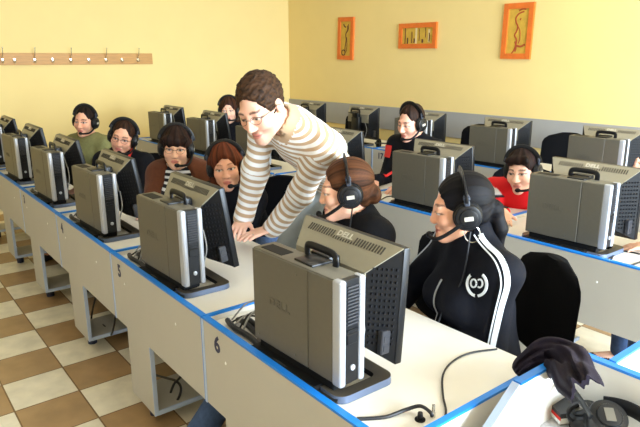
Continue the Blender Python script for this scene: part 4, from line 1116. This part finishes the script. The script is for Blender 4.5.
MB().box((-.072, -.052, .003), (.072, -.049, .012)).build('stripe', M_REDL, tb)

# ------------------------------------------------------------ small things on the desks
DZ = .733
def cable(pts, label, r=.0035, m=M_CABLE, group=None, name='cable'):
    o = MB().tube(pts, r, 8, 5).build(name, m); return tag(o, label, 'cable', group)
def dz(px, py, z=.004): return tuple(onz(px, py, DZ+z))
cable([dz(497, 349), dz(470, 353), dz(452, 362), dz(443, 375), dz(443, 395), dz(446, 410), dz(444, 420)], 'black headset cable running across desk 6 to its edge', .003)
cable([dz(357, 419), dz(385, 417), dz(405, 410, .012), dz(420, 406, .025), dz(430, 412, .03), dz(432, 416, .02)], 'thick black cable with plug in front of desk 6', .005)
pj = onz(433, 417, DZ); k = thing('audio_jack', 'metal audio plug standing in the desk top at the front of desk 6', 'plug', tuple(pj))
MB().cyl((0, 0, 0), (0, 0, .012), .006).cyl((0, 0, .012), (0, 0, .036), .0045, .004).build('plug_body', M_CHROME, k)
pk = onz(420, 420, DZ); k = thing('volume_knob', 'small black volume knob on the top of desk 6', 'knob', tuple(pk))
MB().cyl((0, 0, 0), (0, 0, .004), .014, bev=.001).build('base', M_BLACKM, k); MB().cyl((0, 0, .004), (0, 0, .022), .008, .0065, bev=.001).build('cap', M_BLACK, k)
pl_ = onz(405, 411, DZ); tag(MB().ball((pl_[0], pl_[1], DZ+.001), .004, 10).build('indicator_light', M_RED), 'tiny red light in the top of desk 6', 'light')
# cable tangle behind each tower of the front row
for k_i in range(4):
    x0 = -1.478-PITCH*k_i
    at_ = ['largest taupe case at the front', 'case before the bending person', 'case on desk 4', 'case before the person in green'][k_i]
    for j in range(4 if k_i < 2 else 2):
        a = random.uniform(0, .03)
        pts = [(x0-.20+.03*j, R1Y+.05+a, DZ+.01), (x0-.16+.02*j, R1Y+.10, DZ+.045+.012*j), (x0-.08, R1Y+.13+.02*j, DZ+.05+.01*j), (x0-.01, R1Y+.10+.03*j, DZ+.02), (x0+.05, R1Y+.20, DZ+.012)]
        cable(pts, 'loop of cable left of the '+at_, .0035, M_GREYC if j % 2 else M_CABLE, 'cables beside the '+at_)
    for j in range(3 if k_i < 3 else 1):
        cable([(x0-.23+.02*j, R1Y+.07+.03*j, DZ+.012), (x0-.15, R1Y+.05+.035*j, DZ+.02+.012*(j % 2)), (x0-.06, R1Y+.06+.03*j, DZ+.014), (x0+.06, R1Y+.04+.03*j, DZ+.016)], 'thick black cable bundle beside the '+at_, .010, M_CABLE, 'black cable bundles by the '+at_)
    cable([(x0-.235, R1Y+.09, DZ+.006), (x0-.20, R1Y+.14, DZ+.07), (x0-.12, R1Y+.19, DZ+.085), (x0-.02, R1Y+.16, DZ+.05)], 'pale grey cable arching up left of the '+at_, .003, M_GREYC)
    cable([(x0+.03, R1Y+.035, DZ+.008), (x0+.15, R1Y+.03, DZ+.022), (x0+.30, R1Y+.034, DZ+.010), (x0+.40, R1Y+.05, DZ+.008)], 'black cable along the blue edge below the '+at_, .006)
for pts, lb in (([(150, 366), (154, 374), (166, 378), (176, 381), (181, 388), (178, 399), (172, 403), (170, 396), (174, 384), (181, 376), (188, 360)], 'black cable knotted in a loop under desk 5'),
                ([(96, 296), (93, 308), (92, 321), (103, 325), (108, 332), (111, 335), (114, 326), (116, 312), (118, 300)], 'black cable sagging in a loop under desk 4')):
    cable([tuple(at(*q, .98)) for q in pts], lb, .006)
def d2(px, py, z=.004): return tuple(onz(px, py, DZ+z))
cable([d2(640, 254), d2(622, 251), d2(613, 256), d2(611, 262)], 'thin dark cable curling at the right end of the middle row', .004)
cable([d2(640, 262), d2(632, 265), d2(628, 266)], 'short dark cable at the right edge of the middle row desk', .004)
for pts, lb in (([(372, 201), (380, 193), (392, 190)], 'cable left of the grey case before the person in black'), ([(376, 203), (386, 197), (393, 196)], 'lower cable left of the grey case before the person in black')):
    cable([d2(*q) for q in pts], lb, .004)
# headset cables down the chests
for kk in (1, 2):
    p = people[kk]; hd = p['head']-p['org']; o = p['root']
    a = hd+p['Rh'] @ V3(.105, .012, -.058); 
    pts = [a, p['N']+p['x']*.10-p['y']*.12-p['z']*.06, p['P']+p['x']*.06-p['y']*.25+p['z']*.28, p['P']+p['x']*.09-p['y']*.26+p['z']*.14]
    q = p['cloth'].project(np.array(pts[1:]), .006)
    cable([tuple(v+p['org']) for v in [a, *q]], 'headset cable hanging down the %s' % ('front of the track jacket' if kk == 1 else 'dark knitted cardigan'), .003, name='headset_cable')
hl = copy_tree(headset0); hp = onz(378, 146, DZ+.03); hl.location = hp+V3(.0, .12, 0); hl.rotation_euler = (R(80), 0, R(30)); hl.scale = (1, 1, 1); hl['label'] = 'spare headset lying on the back row desk by number 17'; del hl['group']

# ------------------------------------------------------------ light
W = bpy.data.worlds.new('world'); SC.world = W; W.use_nodes = True
bg = W.node_tree.nodes['Background']; bg.inputs['Color'].default_value = (.75, .86, 1, 1); bg.inputs['Strength'].default_value = 2.0
def area(name, loc, rot, sx, sy, e, col):
    l = bpy.data.lights.new(name, 'AREA'); l.shape = 'RECTANGLE'; l.size = sx; l.size_y = sy; l.energy = e; l.color = col
    o = bpy.data.objects.new(name, l); COL.objects.link(o); o.location = loc; o.rotation_euler = rot; return o
for a, b in WIN:
    area('window_daylight', (X1-.02, (a+b)/2, (zs0+zs1)/2), (0, R(62), 0), zs1-zs0-.1, b-a-.1, 250, (.70, .85, 1.)).data.spread = R(140)
M_LAMP = mat('added_lamp_glow', (255, 238, 205), .5, emit=1.0)  # glowing face of the added ceiling lamps
n_ = 0
for lx in (-5.6, -2.6, .4):  # unseen ceiling lamps added as warm fill, stronger towards the camera
    for ly in (-.6, 2.2, 4.4):
        n_ += 1
        t = thing('added_ceiling_light', 'added unseen ceiling lamp, number %d' % n_, 'lamp', (lx, ly, ZC), 0, 'added ceiling lamps')
        t['label'] = 'added unseen ceiling lamp over the rows of desks'
        MB().box((-.62, -.15, -.07), (.62, .15, -.0), .01, 1).build('housing', M_WHITE, t)
        MB().box((-.59, -.13, -.076), (.59, .13, -.068)).build('diffuser', M_LAMP, t)
        area('added_ceiling_fill', (lx, ly, ZC-.09), (0, 0, 0), 1.2, .26, {-5.6: 2, -2.6: 8, .4: 14}[lx], (1., .93, .80))
vs = SC.view_settings; SC.display_settings.display_device = 'sRGB'
vs.view_transform = 'Standard'; vs.look = 'None'; vs.gamma = 1; vs.use_curve_mapping = False; vs.exposure = 0.05
SC.cycles.use_denoising = True
